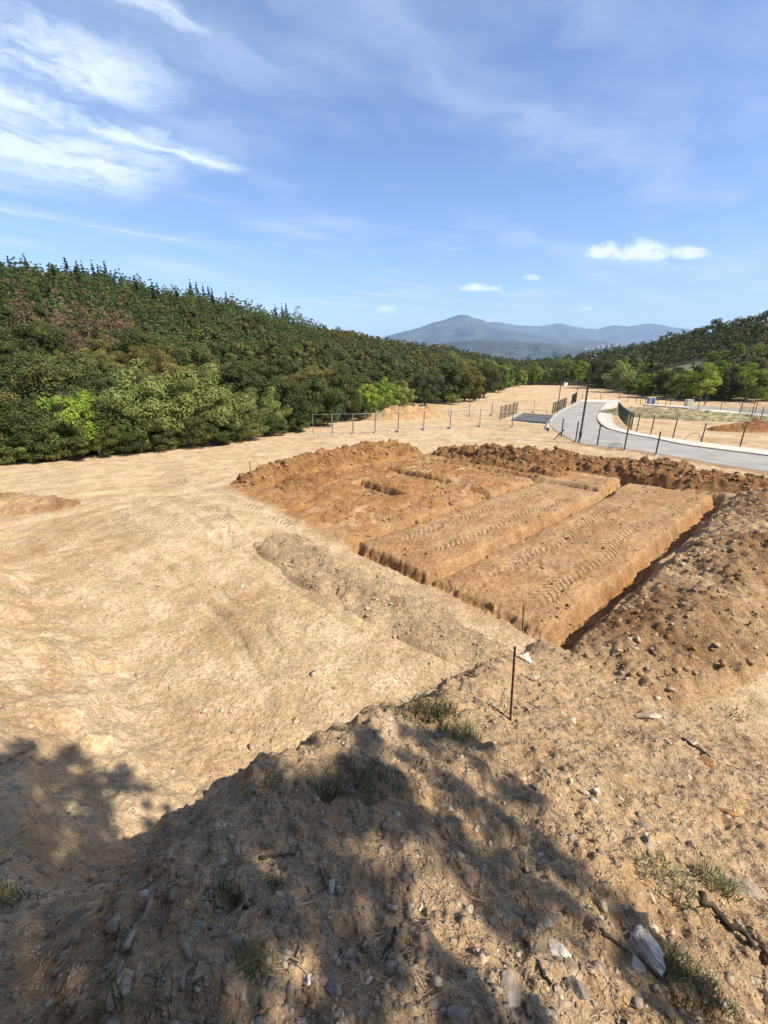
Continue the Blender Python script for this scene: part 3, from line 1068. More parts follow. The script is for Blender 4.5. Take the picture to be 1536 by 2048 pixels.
heap("spoil_ridge", uvp((0.2, 15.4), (3, 16.4), (7, 16.9), (11, 17.2), (14.5, 16.8)), [0.9, 1.7, 1.9, 1.8, 1.2], [0.35, 0.75, 0.95, 0.95, 0.5],
     M['red_spoil'], "long ridge of red spoil along the terrace side of the trenches", 1.0, 0.085, 0.16, 0.30, taper=0.12)
heap("spoil_ridge", uvp((14.8, 16.0), (15.4, 12), (16.0, 9.0), (16.8, 6.2)), [1.3, 1.8, 1.9, 1.6], [0.5, 0.75, 0.85, 0.6],
     M['dark_spoil'], "dark brown clod heap at the far edge of the plot, beside the sandy patch", 2.0, 0.085, 0.22, 0.33, taper=0.2)
heap("spoil_ridge", uvp((16.7, 8.0), (17.2, 4.5), (17.4, 1.5), (17.3, -2.2)), [1.5, 1.7, 1.8, 1.2], [0.6, 0.75, 0.75, 0.4],
     M['dark_spoil'], "dark brown clod heap in front of the road, nearest the lamp post", 3.0, 0.085, 0.22, 0.33, taper=0.16)
heap("spoil_ridge", uvp((14.0, 12.4), (14.2, 9), (14.1, 6.2)), [0.8, 0.9, 0.8], [0.35, 0.45, 0.35],
     M['red_spoil'], "low reddish lip of dug earth between two far trenches", 4.0, 0.085, 0.16, 0.26)
heap("spoil_ridge", uvp((2.0, 12.7), (3.0, 14.2), (6, 14.7)), [1.3, 1.5, 1.0], [0.22, 0.32, 0.2],
     M['red_spoil'], "low spread of crumbly red earth at the plot's corner by the tyre tracks", 5.0, 0.07, 0.11, 0.2)
heap("spoil_bank", uvp((-1.2, -1.2), (2.0, -1.75), (6, -2.1), (11, -2.15), (17, -1.9)), [1.2, 1.6, 1.95, 2.0, 1.75], [0.25, 0.5, 0.72, 0.78, 0.6],
     M['stony_spoil'], "stony brown bank of spoil along the deep sunlit trench", 6.0, 0.06, 0.12, 0.19, skew=0.0, taper=0.10, irr=0.3)
heap("spoil_ridge", uvp((-1.5, -0.2), (-1.7, 2.4), (-1.8, 5.5), (-1.7, 8.8)), [0.7, 1.05, 1.15, 1.0], [0.12, 0.26, 0.34, 0.30],
     M['scree'], "low greyish ridge of fine scree in front of the trenches", 7.0, 0.05, 0.05, 0.13, taper=0.18, irr=0.55)
_p = on_valley(820, 836)
heap("dirt_heap", [(_p[0] - 6.5, _p[1] - 3.0), (_p[0] - 1, _p[1] - .5), (_p[0] + 5.0, _p[1] + 3)], [2.0, 2.8, 2.0], [0.9, 1.7, 1.6],
     M['pale_spoil'], "tan dirt heap at the wood's edge beyond the wire fence", 8.0, 0.16, 0.10, 0.4, taper=0.45)
_p = on_valley(1512, 862)
heap("dirt_heap", [(_p[0] - 4.6, _p[1] + 0.8), (_p[0], _p[1]), (_p[0] + 6, _p[1] - .5)], [1.4, 2.0, 1.8], [0.5, 1.1, 1.0],
     M['red_spoil'], "reddish dirt heap on the grassy plot across the road", 9.0, 0.11, 0.15, 0.35, taper=0.45)
_p = hit(30, 1018)
heap("dirt_heap", [(_p[0] - 5.5, _p[1] - .6), (_p[0] - 1.2, _p[1]), (_p[0] + 2.4, _p[1] + .5)], [1.6, 1.5, 0.9], [0.75, 0.62, 0.3],
     M['stony_spoil'], "low brown dirt mound at the edge of the pale terrace", 10.0, 0.07, 0.10, 0.25, taper=0.4)
_p = on_valley(1365, 838)
heap("grass_mound", [(_p[0] - 5.5, _p[1] + 12), (_p[0] + 1.5, _p[1] + 1.5), (_p[0] + 11, _p[1] - 3)], [4.2, 5.5, 4.5], [1.0, 1.1, 0.6],
     M['dry_grass'], "low mound of dry yellowish grass inside the bend of the road", 12.0, 0.28, 0.10, 0.5, cat="grass mound", taper=0.4)


# ------------------------------------------------------------------ trees
def leaf_cloud(centres, radii, counts, size, seed, stretch=1.0, shell=0.55, up=0.25):
    """Leaf-sized quads spread through clumps. Returns verts (n*4,3) and a random value per vertex."""
    g = np.random.default_rng(seed)
    V, K = [], []
    for c, r, n in zip(centres, radii, counts):
        d = g.normal(size=(n, 3))
        d /= np.linalg.norm(d, axis=1)[:, None]
        rad = (shell + (1 - shell) * g.random(n)) ** 0.8
        rr = np.array(r)
        p = np.array(c) + d * rad[:, None] * rr
        nrm = d * 1.0 + g.normal(size=(n, 3)) * 0.45 + np.array([0, 0, up])
        nrm /= np.linalg.norm(nrm, axis=1)[:, None]
        a = np.cross(nrm, g.normal(size=(n, 3)))
        a /= np.linalg.norm(a, axis=1)[:, None]
        b = np.cross(nrm, a)
        s = size * (0.6 + 0.8 * g.random(n))[:, None]
        A, B = a * s * stretch, b * s * 0.62
        V.append(np.stack([p - A, p - B * 1.0 + A * 0.1, p + A, p + B], 1).reshape(-1, 3))
        kv = np.clip(0.5 + 0.25 * g.normal() + 0.2 * g.normal(size=n), 0, 1)
        K.append(np.repeat(kv, 4))
    return np.concatenate(V), np.concatenate(K)


def crown_mesh(name, cl, mat, side=4):
    v, k = cl
    me = mesh_from(name, v, np.arange(len(v)), side, mat)
    a = me.attributes.new("leaf", 'FLOAT', 'POINT')
    a.data.foreach_set("value", k.astype(np.float32))
    return me


def broad_crown(seed, w, h, zc, n_cl, leaves, size, irregular=0.25, flat=0.8):
    """Clumps over an uneven dome; unit tree height 1 is scaled by the caller."""
    g = np.random.default_rng(seed)
    cs, rs, ns = [], [], []
    for i in range(n_cl):
        th = g.random() * 2 * math.pi
        ph = math.acos(1 - 1.85 * g.random())
        rr = (0.45 + 0.55 * g.random() ** 0.6)
        bump = 1 + irregular * math.sin(3 * th + seed) + irregular * 0.6 * g.normal()
        x, y = w * rr * bump * math.sin(ph) * math.cos(th), w * rr * bump * math.sin(ph) * math.sin(th)
        z = zc + h * rr * math.cos(ph) * (1 + 0.35 * irregular * g.normal())
        r = w * (0.20 + 0.17 * g.random())
        cs.append((x, y, z))
        rs.append((r, r, r * flat))
        ns.append(int(leaves * (0.6 + 0.8 * g.random())))
    return cs, rs, ns, leaf_cloud(cs, rs, ns, size, seed + 1)


def trunk_mb(seed, h, r, cs, limbs=6, lean=0.05):
    g = random.Random(seed)
    mb = MB()
    top = h
    pts, rad = [], []
    lx, ly = g.uniform(-lean, lean), g.uniform(-lean, lean)
    for k in range(6):
        f = k / 5
        pts.append((lx * f * h + g.uniform(-.02, .02) * h * (k > 0), ly * f * h + g.uniform(-.02, .02) * h * (k > 0), -0.25 + (top + 0.25) * f))
        rad.append(r * (1.25 - 0.95 * f) if k else r * 1.5)
    mb.tube(pts, rad, 7)
    for c in g.sample(list(cs), min(limbs, len(cs))):
        f = g.uniform(0.35, 0.8)
        st = Vector(pts[2]).lerp(Vector(pts[4]), f)
        en = Vector(c)
        mid = st.lerp(en, 0.5) + Vector((0, 0, -0.05 * h))
        mb.tube([st, mid, en], [r * 0.5, r * 0.33, r * 0.12], 5)
    return mb


PROTO = {}


def proto(kind, crown, trunk):
    PROTO.setdefault(kind, []).append((crown, trunk))


# broad trees are modelled at their real size (about 5.5 m tall) and scaled when planted
for s_ in range(3):
    for kind, mat, bark, n_cl, lv, sz, w in (('oak', 'oak', 'bark', 60, 260, 0.085, 2.4), ('olive', 'olive_oak', 'bark', 56, 240, 0.085, 2.4),
                                             ('bright', 'bright', 'pale_bark', 46, 190, 0.10, 2.1), ('mid', 'mid', 'pale_bark', 60, 250, 0.08, 2.3)):
        sd = 100 + 17 * s_ + sum(map(ord, kind))
        cs, rs, ns, cl = broad_crown(sd, w, 2.6, 2.75, n_cl, lv, sz, 0.28 if kind != 'oak' else 0.2)
        proto(kind, crown_mesh(kind + "_crown", cl, M[mat]), trunk_mb(sd, 3.6, 0.13, cs, 7).mesh(kind + "_trunk", M[bark], True))


def conifer(seed, h, w, whorls, per, leaves, size, low=0.12, sparse=1.0, power=1.0):
    g = np.random.default_rng(seed)
    cs, rs, ns = [], [], []
    for i in range(whorls):
        f = i / (whorls - 1)
        z = h * (low + (0.97 - low) * f)
        rad = w * (1 - ((0.86 if power > 1.5 else 1.0) * f) ** power) ** 0.8 * (0.8 + 0.35 * g.random())
        n = max(1, int(per * (1 - 0.75 * f)))
        a0 = g.random() * 6.28
        for k in range(n):
            if g.random() > sparse:
                continue
            a = a0 + 2 * math.pi * k / n + 0.35 * g.normal()
            q = rad * (0.55 + 0.35 * g.random())
            cs.append((q * math.cos(a), q * math.sin(a), z + 0.04 * h * g.normal() + 0.05 * q))
            rr = max(0.10 * w, rad * 0.45)
            rs.append((rr, rr, rr * 0.55))
            ns.append(int(leaves * (1 - 0.6 * f)) + 4)
    if power > 1.5:
        return cs, leaf_cloud(cs, rs, ns, size, seed + 1, 1.5, 0.3, 0.5)
    cs.append((0, 0, h * 0.97))
    rs.append((0.05 * w, 0.05 * w, 0.05 * h))
    ns.append(14)
    return cs, leaf_cloud(cs, rs, ns, size, seed + 1, 1.7, 0.3, 0.5)


def pole_trunk(seed, h, r):
    g = random.Random(seed)
    mb = MB()
    mb.tube([(0, 0, -0.25), (g.uniform(-.05, .05), g.uniform(-.05, .05), h * .5), (0, 0, h * .98)], [r * 1.2, r * .7, r * .12], 6)
    for k in range(9):
        z = h * (0.15 + 0.075 * k)
        a = g.uniform(0, 6.28)
        L = (1 - z / h) * h * 0.25
        mb.tube([(0, 0, z), (L * math.cos(a), L * math.sin(a), z + 0.15 * L)], [r * .25, r * .08], 4)
    return mb


for s_ in range(3):
    cs, cl = conifer(300 + s_, 8.0, 2.3, 12, 10, 110, 0.11, power=2.2)
    proto('pine', crown_mesh("pine_crown", cl, M['pine']), pole_trunk(300 + s_, 6.6, 0.14).mesh("pine_trunk", M['bark'], True))
for s_ in range(2):
    cs, cl = conifer(320 + s_, 9.0, 0.9, 20, 7, 60, 0.12, 0.04)
    proto('spire', crown_mesh("spire_crown", cl, M['spire']), pole_trunk(320 + s_, 9.0, 0.10).mesh("spire_trunk", M['bark'], True))
for s_ in range(2):
    cs, cl = conifer(340 + s_, 8.0, 1.9, 12, 8, 60, 0.085, 0.22, 0.75, power=1.7)
    proto('dead', crown_mesh("dead_crown", cl, M['dead']), pole_trunk(340 + s_, 7.4, 0.11).mesh("dead_trunk", M['bark'], True))


def light_proto(kind, seed, mat, broad=True):
    """Fewer, larger leaves for trees far off; trunk and crown in one mesh."""
    if broad:
        cs, rs, ns, cl = broad_crown(seed, 2.5, 2.5, 2.75, 34, 130, 0.16, 0.24)
        mb = trunk_mb(seed, 3.4, 0.13, cs, 3)
    else:
        cs, cl = conifer(seed, 8.0, 2.4, 10, 9, 60, 0.17, power=2.2)
        mb = pole_trunk(seed, 6.6, 0.14)
    v, k = cl
    return v, k, mb


def single_tree_mesh(name, v, k, mb, leaf, bark):
    """Crown quads and trunk as one mesh with two materials."""
    tv = np.array(mb.v)
    tq = np.array([f for f in mb.f if len(f) == 4])
    allv = np.vstack([v, tv])
    f = np.concatenate([np.arange(len(v)), (tq + len(v)).ravel()])
    me = mesh_from(name, allv, f, 4, leaf)
    me.materials.append(bark)
    mi = np.zeros(len(f) // 4, np.int32)
    mi[len(v) // 4:] = 1
    me.polygons.foreach_set("material_index", mi)
    a = me.attributes.new("leaf", 'FLOAT', 'POINT')
    a.data.foreach_set("value", np.concatenate([k, np.full(len(tv), .5)]).astype(np.float32))
    return me


LIGHT = {}
for kind, mat, bark, broad in (('oak', 'oak', 'bark', True), ('olive', 'olive_oak', 'bark', True), ('bright', 'bright', 'pale_bark', True),
                               ('mid', 'mid', 'pale_bark', True), ('pine', 'pine', 'bark', False)):
    LIGHT[kind] = [single_tree_mesh(kind + "_tree", *light_proto(kind, 500 + 31 * i + len(kind), None, broad), M[mat], M[bark]) for i in range(3)]
LIGHT['spire'] = [None]

NAMES = {'oak': "oak_tree", 'olive': "brown_oak_tree", 'bright': "leafy_tree", 'mid': "leafy_tree", 'pine': "pine_tree", 'spire': "cypress_tree", 'dead': "dead_pine_tree"}
REAL_H = {'oak': 5.7, 'olive': 5.7, 'bright': 5.7, 'mid': 5.7, 'pine': 8.0, 'spire': 9.0, 'dead': 8.0}
g_ = random.Random(4)


def plant(kind, x, y, h, wide, label, group=None, parts=True, z=None, variant=None):
    i = variant if variant is not None else g_.randrange(3)
    s = h / REAL_H[kind]
    z = H(x, y) if z is None else z
    rot = g_.uniform(0, 6.28)
    if parts:
        cr, tk = PROTO[kind][i % len(PROTO[kind])]
        e = bpy.data.objects.new(NAMES[kind], None)
        e.empty_display_size = 0.3
        COL.objects.link(e)
        link("crown", cr, e)
        link("trunk", tk, e)
    else:
        e = link(NAMES[kind], LIGHT[kind][i % 3])
    e.location = (x, y, z)
    e.rotation_euler = (0, 0, rot)
    e.scale = (s * wide, s * wide, s)
    tag(e, label, "tree", group)
    return e


taken = []
# trees one can pick out at the wood's edge: kind, picture x of the foot, picture y of the foot, picture y of the top, widening, label
EDGE = [
    ('bright', 2, 921, 800, 1.0, "bright green leafy tree cut by the picture's edge at the wood's foot"),
    ('oak', 55, 920, 790, 1.05, "dark bushy oak between the two bright green trees at the wood's foot"),
    ('oak', 110, 916, 800, 0.9, "dusky oak just behind the vivid lime tree"),
    ('bright', 165, 913, 770, 1.0, "vivid lime green tree standing out against the dark wood"),
    ('oak', 225, 906, 780, 1.0, "dark oak between the lime tree and the olive green trees"),
    ('mid', 318, 897, 722, 1.15, "tall yellowish olive green tree at the terrace edge"),
    ('mid', 275, 902, 800, 0.9, "small olive green tree in front of the tall yellowish one"),
    ('mid', 420, 886, 730, 1.1, "tall grey green willow-like tree at the terrace edge"),
    ('mid', 480, 880, 770, 1.0, "fresh green tree next to the grey green willow-like tree"),
    ('mid', 540, 869, 775, 0.8, "rounded mid green tree at the bend of the wood's edge"),
    ('oak', 588, 862, 752, 0.9, "dark oak behind the bend of the wood's edge"),
    ('oak', 640, 852, 745, 1.0, "dark oak left of the pale-stemmed trees"),
    ('oak', 690, 842, 738, 1.0, "dark oak over the pale-stemmed trees"),
    ('bright', 735, 835, 764, 1.0, "yellow green tree with pale stems by the wire fence"),
    ('bright', 772, 826, 756, 1.0, "tallest yellow green tree above the tan dirt heap"),
    ('mid', 808, 818, 770, 0.8, "small yellow green tree behind the tan dirt heap"),
    ('oak', 850, 812, 740, 1.0, "dark oak right behind the tan dirt heap"),
    ('oak', 890, 806, 722, 1.15, "large rounded dark oak at the end of the wood's edge"),
    ('olive', 930, 803, 725, 1.1, "brownish green oak beside the large rounded dark oak"),
    ('oak', 968, 795, 725, 1.0, "last dark oak before the pale field"),
    ('oak', 996, 785, 728, 0.9, "small dark oak at the corner of the pale field"),
    ('bright', 1040, 773, 738, 1.0, "bright bush at the top of the pale field, next to the dark wood"),
    ('bright', 1068, 770, 726, 1.1, "bright green tree at the top of the pale field"),
    ('mid', 1120, 770, 712, 1.0, "tall yellowish tree at the head of the pale field"),
    ('bright', 1152, 771, 722, 1.0, "light green tree just beside the main lamp post"),
    ('oak', 1200, 777, 715, 1.2, "broad dark oak behind the road's end"),
    ('mid', 1235, 785, 722, 1.1, "dull green tree behind the road's end"),
    ('spire', 1290, 790, 705, 1.3, "dark twin-topped cypress over the valley trees"),
    ('bright', 1285, 795, 748, 1.1, "bright round tree below the dark cypress"),
    ('oak', 1330, 797, 735, 1.2, "round dark oak below the green meadow"),
    ('bright', 1352, 800, 745, 1.0, "bright tree below the meadow, beside the round dark oak"),
    ('bright', 1400, 802, 728, 1.2, "large light green tree in front of the meadow"),
    ('oak', 1440, 802, 740, 1.0, "dark tree between the two large light green trees"),
    ('bright', 1490, 803, 728, 1.35, "largest light green tree near the picture's edge"),
    ('bright', 1535, 803, 735, 1.2, "light green tree cut by the picture's edge above the fences"),
]
for kind, px, pyb, pyt, wide, lab in EDGE:
    x, y = on_valley(px, pyb)
    d = math.hypot(x, y)
    v = ray(px, pyt)
    ztop = CAM_Z + v[2] * (y / v[1])
    zb = H(x, y)
    h = max(2.5, (ztop - zb) * 1.0)
    wd = wide * max(1.0, min(1.5, 4.6 / h)) if h < 4.6 else wide * 0.95
    plant(kind, x, y, h, wd, lab, "trees along the edge of the wood", True, zb)
    taken.append((x, y, 1.6 if d < 70 else 2.6))

# pale stems and shrubs under the edge trees
SHRUB = [(30, 926), (85, 921), (140, 917), (200, 912), (255, 906), (300, 902), (350, 897), (390, 893), (445, 887), (500, 879), (548, 871), (600, 862),
         (655, 850), (715, 840), (765, 832), (905, 808), (950, 801)]
for k, (px, py) in enumerate(SHRUB):
    x, y = on_valley(px, py + 1)
    plant('oak' if k % 3 else 'mid', x, y, g_.uniform(1.7, 2.6), 1.5, "low dark shrub growing under the trees along the terrace edge", "shrubs under the edge trees", True)

# picture-placed dead pines and skyline spires on the slope
def on_slope(px, py, lo=30, hi=420):
    d = ray(px, py)
    n = math.hypot(d[0], d[1])
    rr = np.linspace(lo, hi, 1600)
    gap = CAM_Z + d[2] / n * rr - terrain(d[0] / n * rr, d[1] / n * rr)
    if gap.min() > 0:
        i = int(np.argmin(gap))
    else:
        i = int(np.argmax(gap < 0))
    return d[0] / n * rr[i], d[1] / n * rr[i], rr[i]


for k, (px, pyb, pyt, lab) in enumerate([(66, 672, 600, "dead brown pine furthest along the slope toward the picture's edge"), (140, 665, 612, "small dead pine left of the orange-brown ones"),
                                         (190, 690, 604, "tallest orange-brown dead pine on the wooded slope"), (232, 672, 614, "dead greyish pine right beside the tallest dead one"),
                                         (260, 672, 618, "dead rust brown pine at the end of the dead row"), (597, 652, 617, "round dead tan pine standing on the skyline"),
                                         (519, 652, 634, "small reddish dead tree below the skyline cypresses")]):
    low = 34 if k < 5 else 6
    x, y, r = on_slope(px, pyb + low)
    h = (pyb + low - pyt) / FPX * r * 0.95
    plant('dead', x, y, h, 0.85 if k < 5 else 1.5, lab, "dead pines on the wooded slope", True)
    taken.append((x, y, 2.5))
for k, (px, pyt, hh) in enumerate([(8, 515, 9), (26, 516, 8), (60, 516, 8), (142, 519, 11), (160, 526, 7), (172, 530, 8), (194, 528, 10), (203, 532, 8), (219, 526, 11), (278, 563, 9),
                                   (313, 568, 12), (322, 575, 9), (386, 565, 9), (398, 566, 9), (410, 572, 7), (421, 575, 8), (428, 578, 8), (455, 585, 7),
                                   (553, 614, 7), (566, 612, 7), (575, 608, 9), (165, 560, 8), (120, 555, 9), (232, 560, 8), (360, 590, 8)]):
    x, y, r = on_slope(px, pyt + hh / 165 * FPX)
    d = ray(px, pyt)
    ztop = CAM_Z + d[2] / math.hypot(d[0], d[1]) * r
    h = max(7.0, min(13, ztop - H(x, y) + 0.3))
    plant('spire', x, y, h, 1.5 + 0.5 * (k % 3 == 0), "dark pointed cypress rising over the crest of the wooded hill" if pyt < 553 or px > 340 else "dark pointed cypress among the pines below the crest",
          "cypresses on the hill crest" if pyt < 553 or px > 340 else "cypresses below the crest", True)
    taken.append((x, y, 1.5))


def wood():
    g = np.random.default_rng(21)
    cand = []
    occupied = {}

    def free(x, y, rad):
        cx, cy = int(x // 6), int(y // 6)
        for a in (-1, 0, 1):
            for b in (-1, 0, 1):
                for q in occupied.get((cx + a, cy + b), ()):
                    if (q[0] - x) ** 2 + (q[1] - y) ** 2 < (rad * 0.5 + q[2] * 0.5) ** 2:
                        return False
        return True

    def put(x, y, rad):
        occupied.setdefault((int(x // 6), int(y // 6)), []).append((x, y, rad))
    for q in taken:
        put(*q)
    N = 26000
    az = g.uniform(-52, 50, N)
    r = np.sqrt(g.uniform(25 ** 2, 470 ** 2, N))
    order = np.argsort(r)
    for i in order:
        a, rr = az[i], r[i]
        r0, rc = np.interp(a, TL_AZ, TL_R), np.interp(a, CR_AZ, CR_R)
        if rr < r0 + 2.5 or rr > rc + 5:
            continue
        x, y = rr * math.sin(math.radians(a)), rr * math.cos(math.radians(a))
        # keep the green meadow on the right slope open
        if 29.5 < a < 35.5 and 150 < rr < 185:
            continue
        hh = 3.1 + 3.5 * g.random() ** 1.4
        rad = 0.60 * hh + 0.006 * rr
        if not free(x, y, rad):
            continue
        put(x, y, rad)
        cand.append((rr, a, x, y, (rr - r0) / (rc - r0), hh))
    x = np.array([c[2] for c in cand])
    y = np.array([c[3] for c in cand])
    z = terrain(x, y)
    patch = fbm(x, y, 30.0, 2, ox=3.0)
    patch2 = fbm(x, y, 14.0, 2, ox=8.0)
    lists = {}
    for i, (rr, a, xx, yy, t, hh) in enumerate(cand):
        if a < 8:
            pine = t > 0.42 + 0.25 * patch[i] and a < -8
            kind = 'pine' if pine else ('olive' if patch2[i] > 0.34 else 'oak')
        elif a < 24:
            kind = 'oak' if rr > 260 else ('bright' if patch2[i] > 0.15 else 'mid' if patch2[i] > -0.15 else 'oak')
        else:
            kind = 'oak' if t > 0.4 + 0.3 * patch[i] else ('bright' if patch2[i] > 0.2 else 'mid' if patch2[i] > -0.1 else 'oak')
        lists.setdefault(kind, []).append((rr, a, xx, yy, z[i], hh))
    LAB = {'oak': ("dark green oak in the dense wood covering the slope", "oaks of the dense wood"), 'olive': ("brownish olive oak in the dense wood covering the slope", "olive oaks of the dense wood"),
           'pine': ("green pine on the upper slope of the wooded hill", "pines of the upper slope"), 'mid': ("dull green tree in the belt of trees across the valley", "dull green valley trees"),
           'bright': ("bright green tree in the belt of trees across the valley", "bright green valley trees")}
    rest = {}
    far_cache = {}
    for kind, ls in lists.items():
        print(kind, len(ls))
        for n, (rr, a, xx, yy, zz, hh) in enumerate(ls):
            h = (hh if kind != 'pine' else 3.2 + 0.6 * hh) * (1 + 0.1 * (rr > 200))
            wd = g_.uniform(0.85, 1.2) * (1.05 if kind != 'pine' else 0.95)
            if n < (240 if kind == 'oak' else 290):
                plant(kind, xx, yy, h, wd, LAB[kind][0], LAB[kind][1], rr < 85, zz - 0.2)
            else:
                rest.setdefault(kind, []).append((xx, yy, zz - 0.2, h, wd))
    # what is left of a kind, far off, reads as one mass
    for kind, ls in rest.items():
        V, K = [], []
        for n, (xx, yy, zz, h, wd) in enumerate(ls):
            key = (kind == 'pine', n % 6)
            if key not in far_cache:
                far_cache[key] = conifer(700 + n % 6, 8.0, 2.4, 6, 5, 14, 0.46, power=2.2)[1] if kind == 'pine' else broad_crown(700 + n % 6, 2.5, 2.4, 2.7, 14, 18, 0.50, 0.15)[3]
            v, k = far_cache[key]
            s = h / REAL_H[kind]
            an = g_.uniform(0, 6.28)
            ca, sa = math.cos(an), math.sin(an)
            vv = np.stack([(v[:, 0] * ca - v[:, 1] * sa) * s * wd + xx, (v[:, 0] * sa + v[:, 1] * ca) * s * wd + yy, v[:, 2] * s + zz], 1)
            V.append(vv)
            K.append(np.clip(k + g_.uniform(-.35, .35), 0, 1))
        mat = {'oak': 'oak', 'olive': 'olive_oak', 'pine': 'pine', 'mid': 'mid', 'bright': 'bright'}[kind]
        o = link("far_woodland", crown_mesh("far_woodland", (np.concatenate(V).reshape(-1, 4, 3)[:, :3].reshape(-1, 3), np.concatenate(K).reshape(-1, 4)[:, :3].ravel()), M[mat], 3))
        tag(o, "distant %s wood on the far slopes reading as one mass" % {'oak': 'dark oak', 'olive': 'olive oak', 'pine': 'pine', 'mid': 'dull green', 'bright': 'bright green'}[kind], "woodland", None, "stuff")


wood()

# green meadow on the far slope
_pts = []
def meadow():
    xs = np.linspace(29.8, 35.2, 24)
    rs = np.linspace(151, 184, 24)
    A, R = np.meshgrid(np.radians(xs), rs)
    X, Y = R * np.sin(A), R * np.cos(A)
    Z = terrain(X.ravel(), Y.ravel()) + 0.25
    v = np.stack([X.ravel(), Y.ravel(), Z], 1)
    i = np.arange(23)[:, None] * 24 + np.arange(23)[None, :]
    q = np.stack([i, i + 24, i + 25, i + 1], -1).reshape(-1)
    tag(link("meadow_ground", mesh_from("meadow_ground", v, q, 4, M['meadow'], True)), kind="structure")


meadow()


# the tree the viewer stands under; its shade falls over the near slope
def shade_tree():
    g = np.random.default_rng(77)
    cs, rs, ns = [], [], []
    poly = [(-60, 1480), (150, 1500), (330, 1555), (450, 1540), (620, 1490), (790, 1430), (880, 1455), (1000, 1510), (1060, 1600), (1150, 1720),
            (1290, 1830), (1420, 1960), (1500, 2120), (-60, 2120)]

    def inside(px, py):
        c = False
        for (x1, y1), (x2, y2) in zip(poly, poly[1:] + poly[:1]):
            if (y1 > py) != (y2 > py) and px < (x2 - x1) * (py - y1) / (y2 - y1) + x1:
                c = not c
        return c
    tx, ty = g.uniform(-8, 2.6, 6000), g.uniform(0.0, 6.0, 6000)
    tz = terrain(tx, ty)
    cp, spn = math.cos(PITCH), math.sin(PITCH)
    while_n = 0
    for x, y, z in zip(tx, ty, tz):
        dzc = z - CAM_Z
        fw, upc = y * cp - dzc * spn, dzc * cp + y * spn
        if fw < 0.1 or not inside(CX + FPX * x / fw, CY - FPX * upc / fw):
            continue
        uu, vv = to_uv(x, y)
        if uu > -7.1 and vv > np.interp(uu, [-7.47, -6.76, -5.53, -2.5], [-1.5, -1.12, -0.95, -0.2]) and not (uu < -6.2 and vv > 2.2):
            continue
        qx = CX + FPX * x / fw
        if g.random() > (1.0 if qx < 420 else 0.42 if qx < 760 else 0.40 if qx < 1080 else 0.44):
            continue
        zt = 9.5 + 0.7 * g.normal()
        k = (max(8.4, zt) - z) / SUN_DIR.z
        c = (x + SUN_DIR.x * k, y + SUN_DIR.y * k, z + SUN_DIR.z * k)
        fw, upc = c[1] * cp - (c[2] - CAM_Z) * spn, (c[2] - CAM_Z) * cp + c[1] * spn
        if fw > 0 and upc / fw < 1.6 and abs(c[0]) / fw < 1.2:
            continue
        r = 0.07 + 0.15 * g.random() ** 1.6
        cs.append(c)
        rs.append((r * 1.3, r * 1.3, r * 0.8))
        ns.append(int(14 + 900 * r * r))
        while_n += 1
        if while_n >= 235:
            break
    base = (4.6, -3.6, H(4.6, -3.6))
    e = bpy.data.objects.new("oak_tree", None)
    COL.objects.link(e)
    e.location = base
    loc = [(c[0] - base[0], c[1] - base[1], c[2] - base[2]) for c in cs]
    link("crown", crown_mesh("shade_crown", leaf_cloud(loc, rs, ns, 0.055, 78, 1.2, 0.2), M['oak']), e)
    mb = MB()
    mb.tube([(0, 0, -0.3), (0.1, 0.1, 2.4), (0.2, 0.3, 5.0), (0.3, 0.6, 6.6)], [0.30, 0.22, 0.18, 0.08], 9)
    rg = random.Random(3)
    for c in rg.sample(loc, 22):
        st = Vector((0.2, 0.3, 5.0)).lerp(Vector((0.3, 0.6, 7.6)), rg.random())
        en = Vector(c)
        mid = st.lerp(en, .55) + Vector((rg.uniform(-.3, .3), rg.uniform(-.3, .3), 0.25))
        mb.tube([st, mid, en], [0.05, 0.03, 0.010], 5)
    mb.build("trunk", M['bark'], e, None, True)
    for k, (bx, by, bh, bw) in enumerate(((-6.5, -4.5, 9.0, 1.0), (-2.0, -7.0, 9.5, 1.1), (2.5, -9.5, 9.0, 1.1), (-11.5, -2.5, 9.0, 1.0), (-7.0, -10.5, 10.0, 1.1))):  # unseen oaks added to cut the sky light on the near slope
        plant('oak', bx, by, bh, bw, "oak added out of view behind the viewer to block sky light", "oaks added behind the viewer", True)
    tag(e, "overhanging oak behind the viewer whose dappled shade covers the near slope", "tree")


shade_tree()


# ------------------------------------------------------------------ fences, posts, lamps
def gpt(px, py, lift=0.0):
    x, y = on_valley(px, py)
    return Vector((x, y, valley(np.array([x]), np.array([y]))[0] + lift))


def height_to(p, pyt, px=None):
    """Height at which a picture row is met straight above a ground point."""
    u = CY - pyt
    f = FPX * math.cos(PITCH) + u * math.sin(PITCH)
    return CAM_Z + (u * math.cos(PITCH) - FPX * math.sin(PITCH)) * p.y / f - p.z


def panel_mesh(w, h, dx, dz, r):
    mb = MB()
    n = max(2, int(w / dx))
    for k in range(1, n):
        mb.box((-w / 2 + w * k / n, 0, h / 2), (r, r, h))
    m = max(2, int(h / dz))
    for k in range(1, m):
        mb.box((0, r, h * k / m), (w, r, r))
    return mb


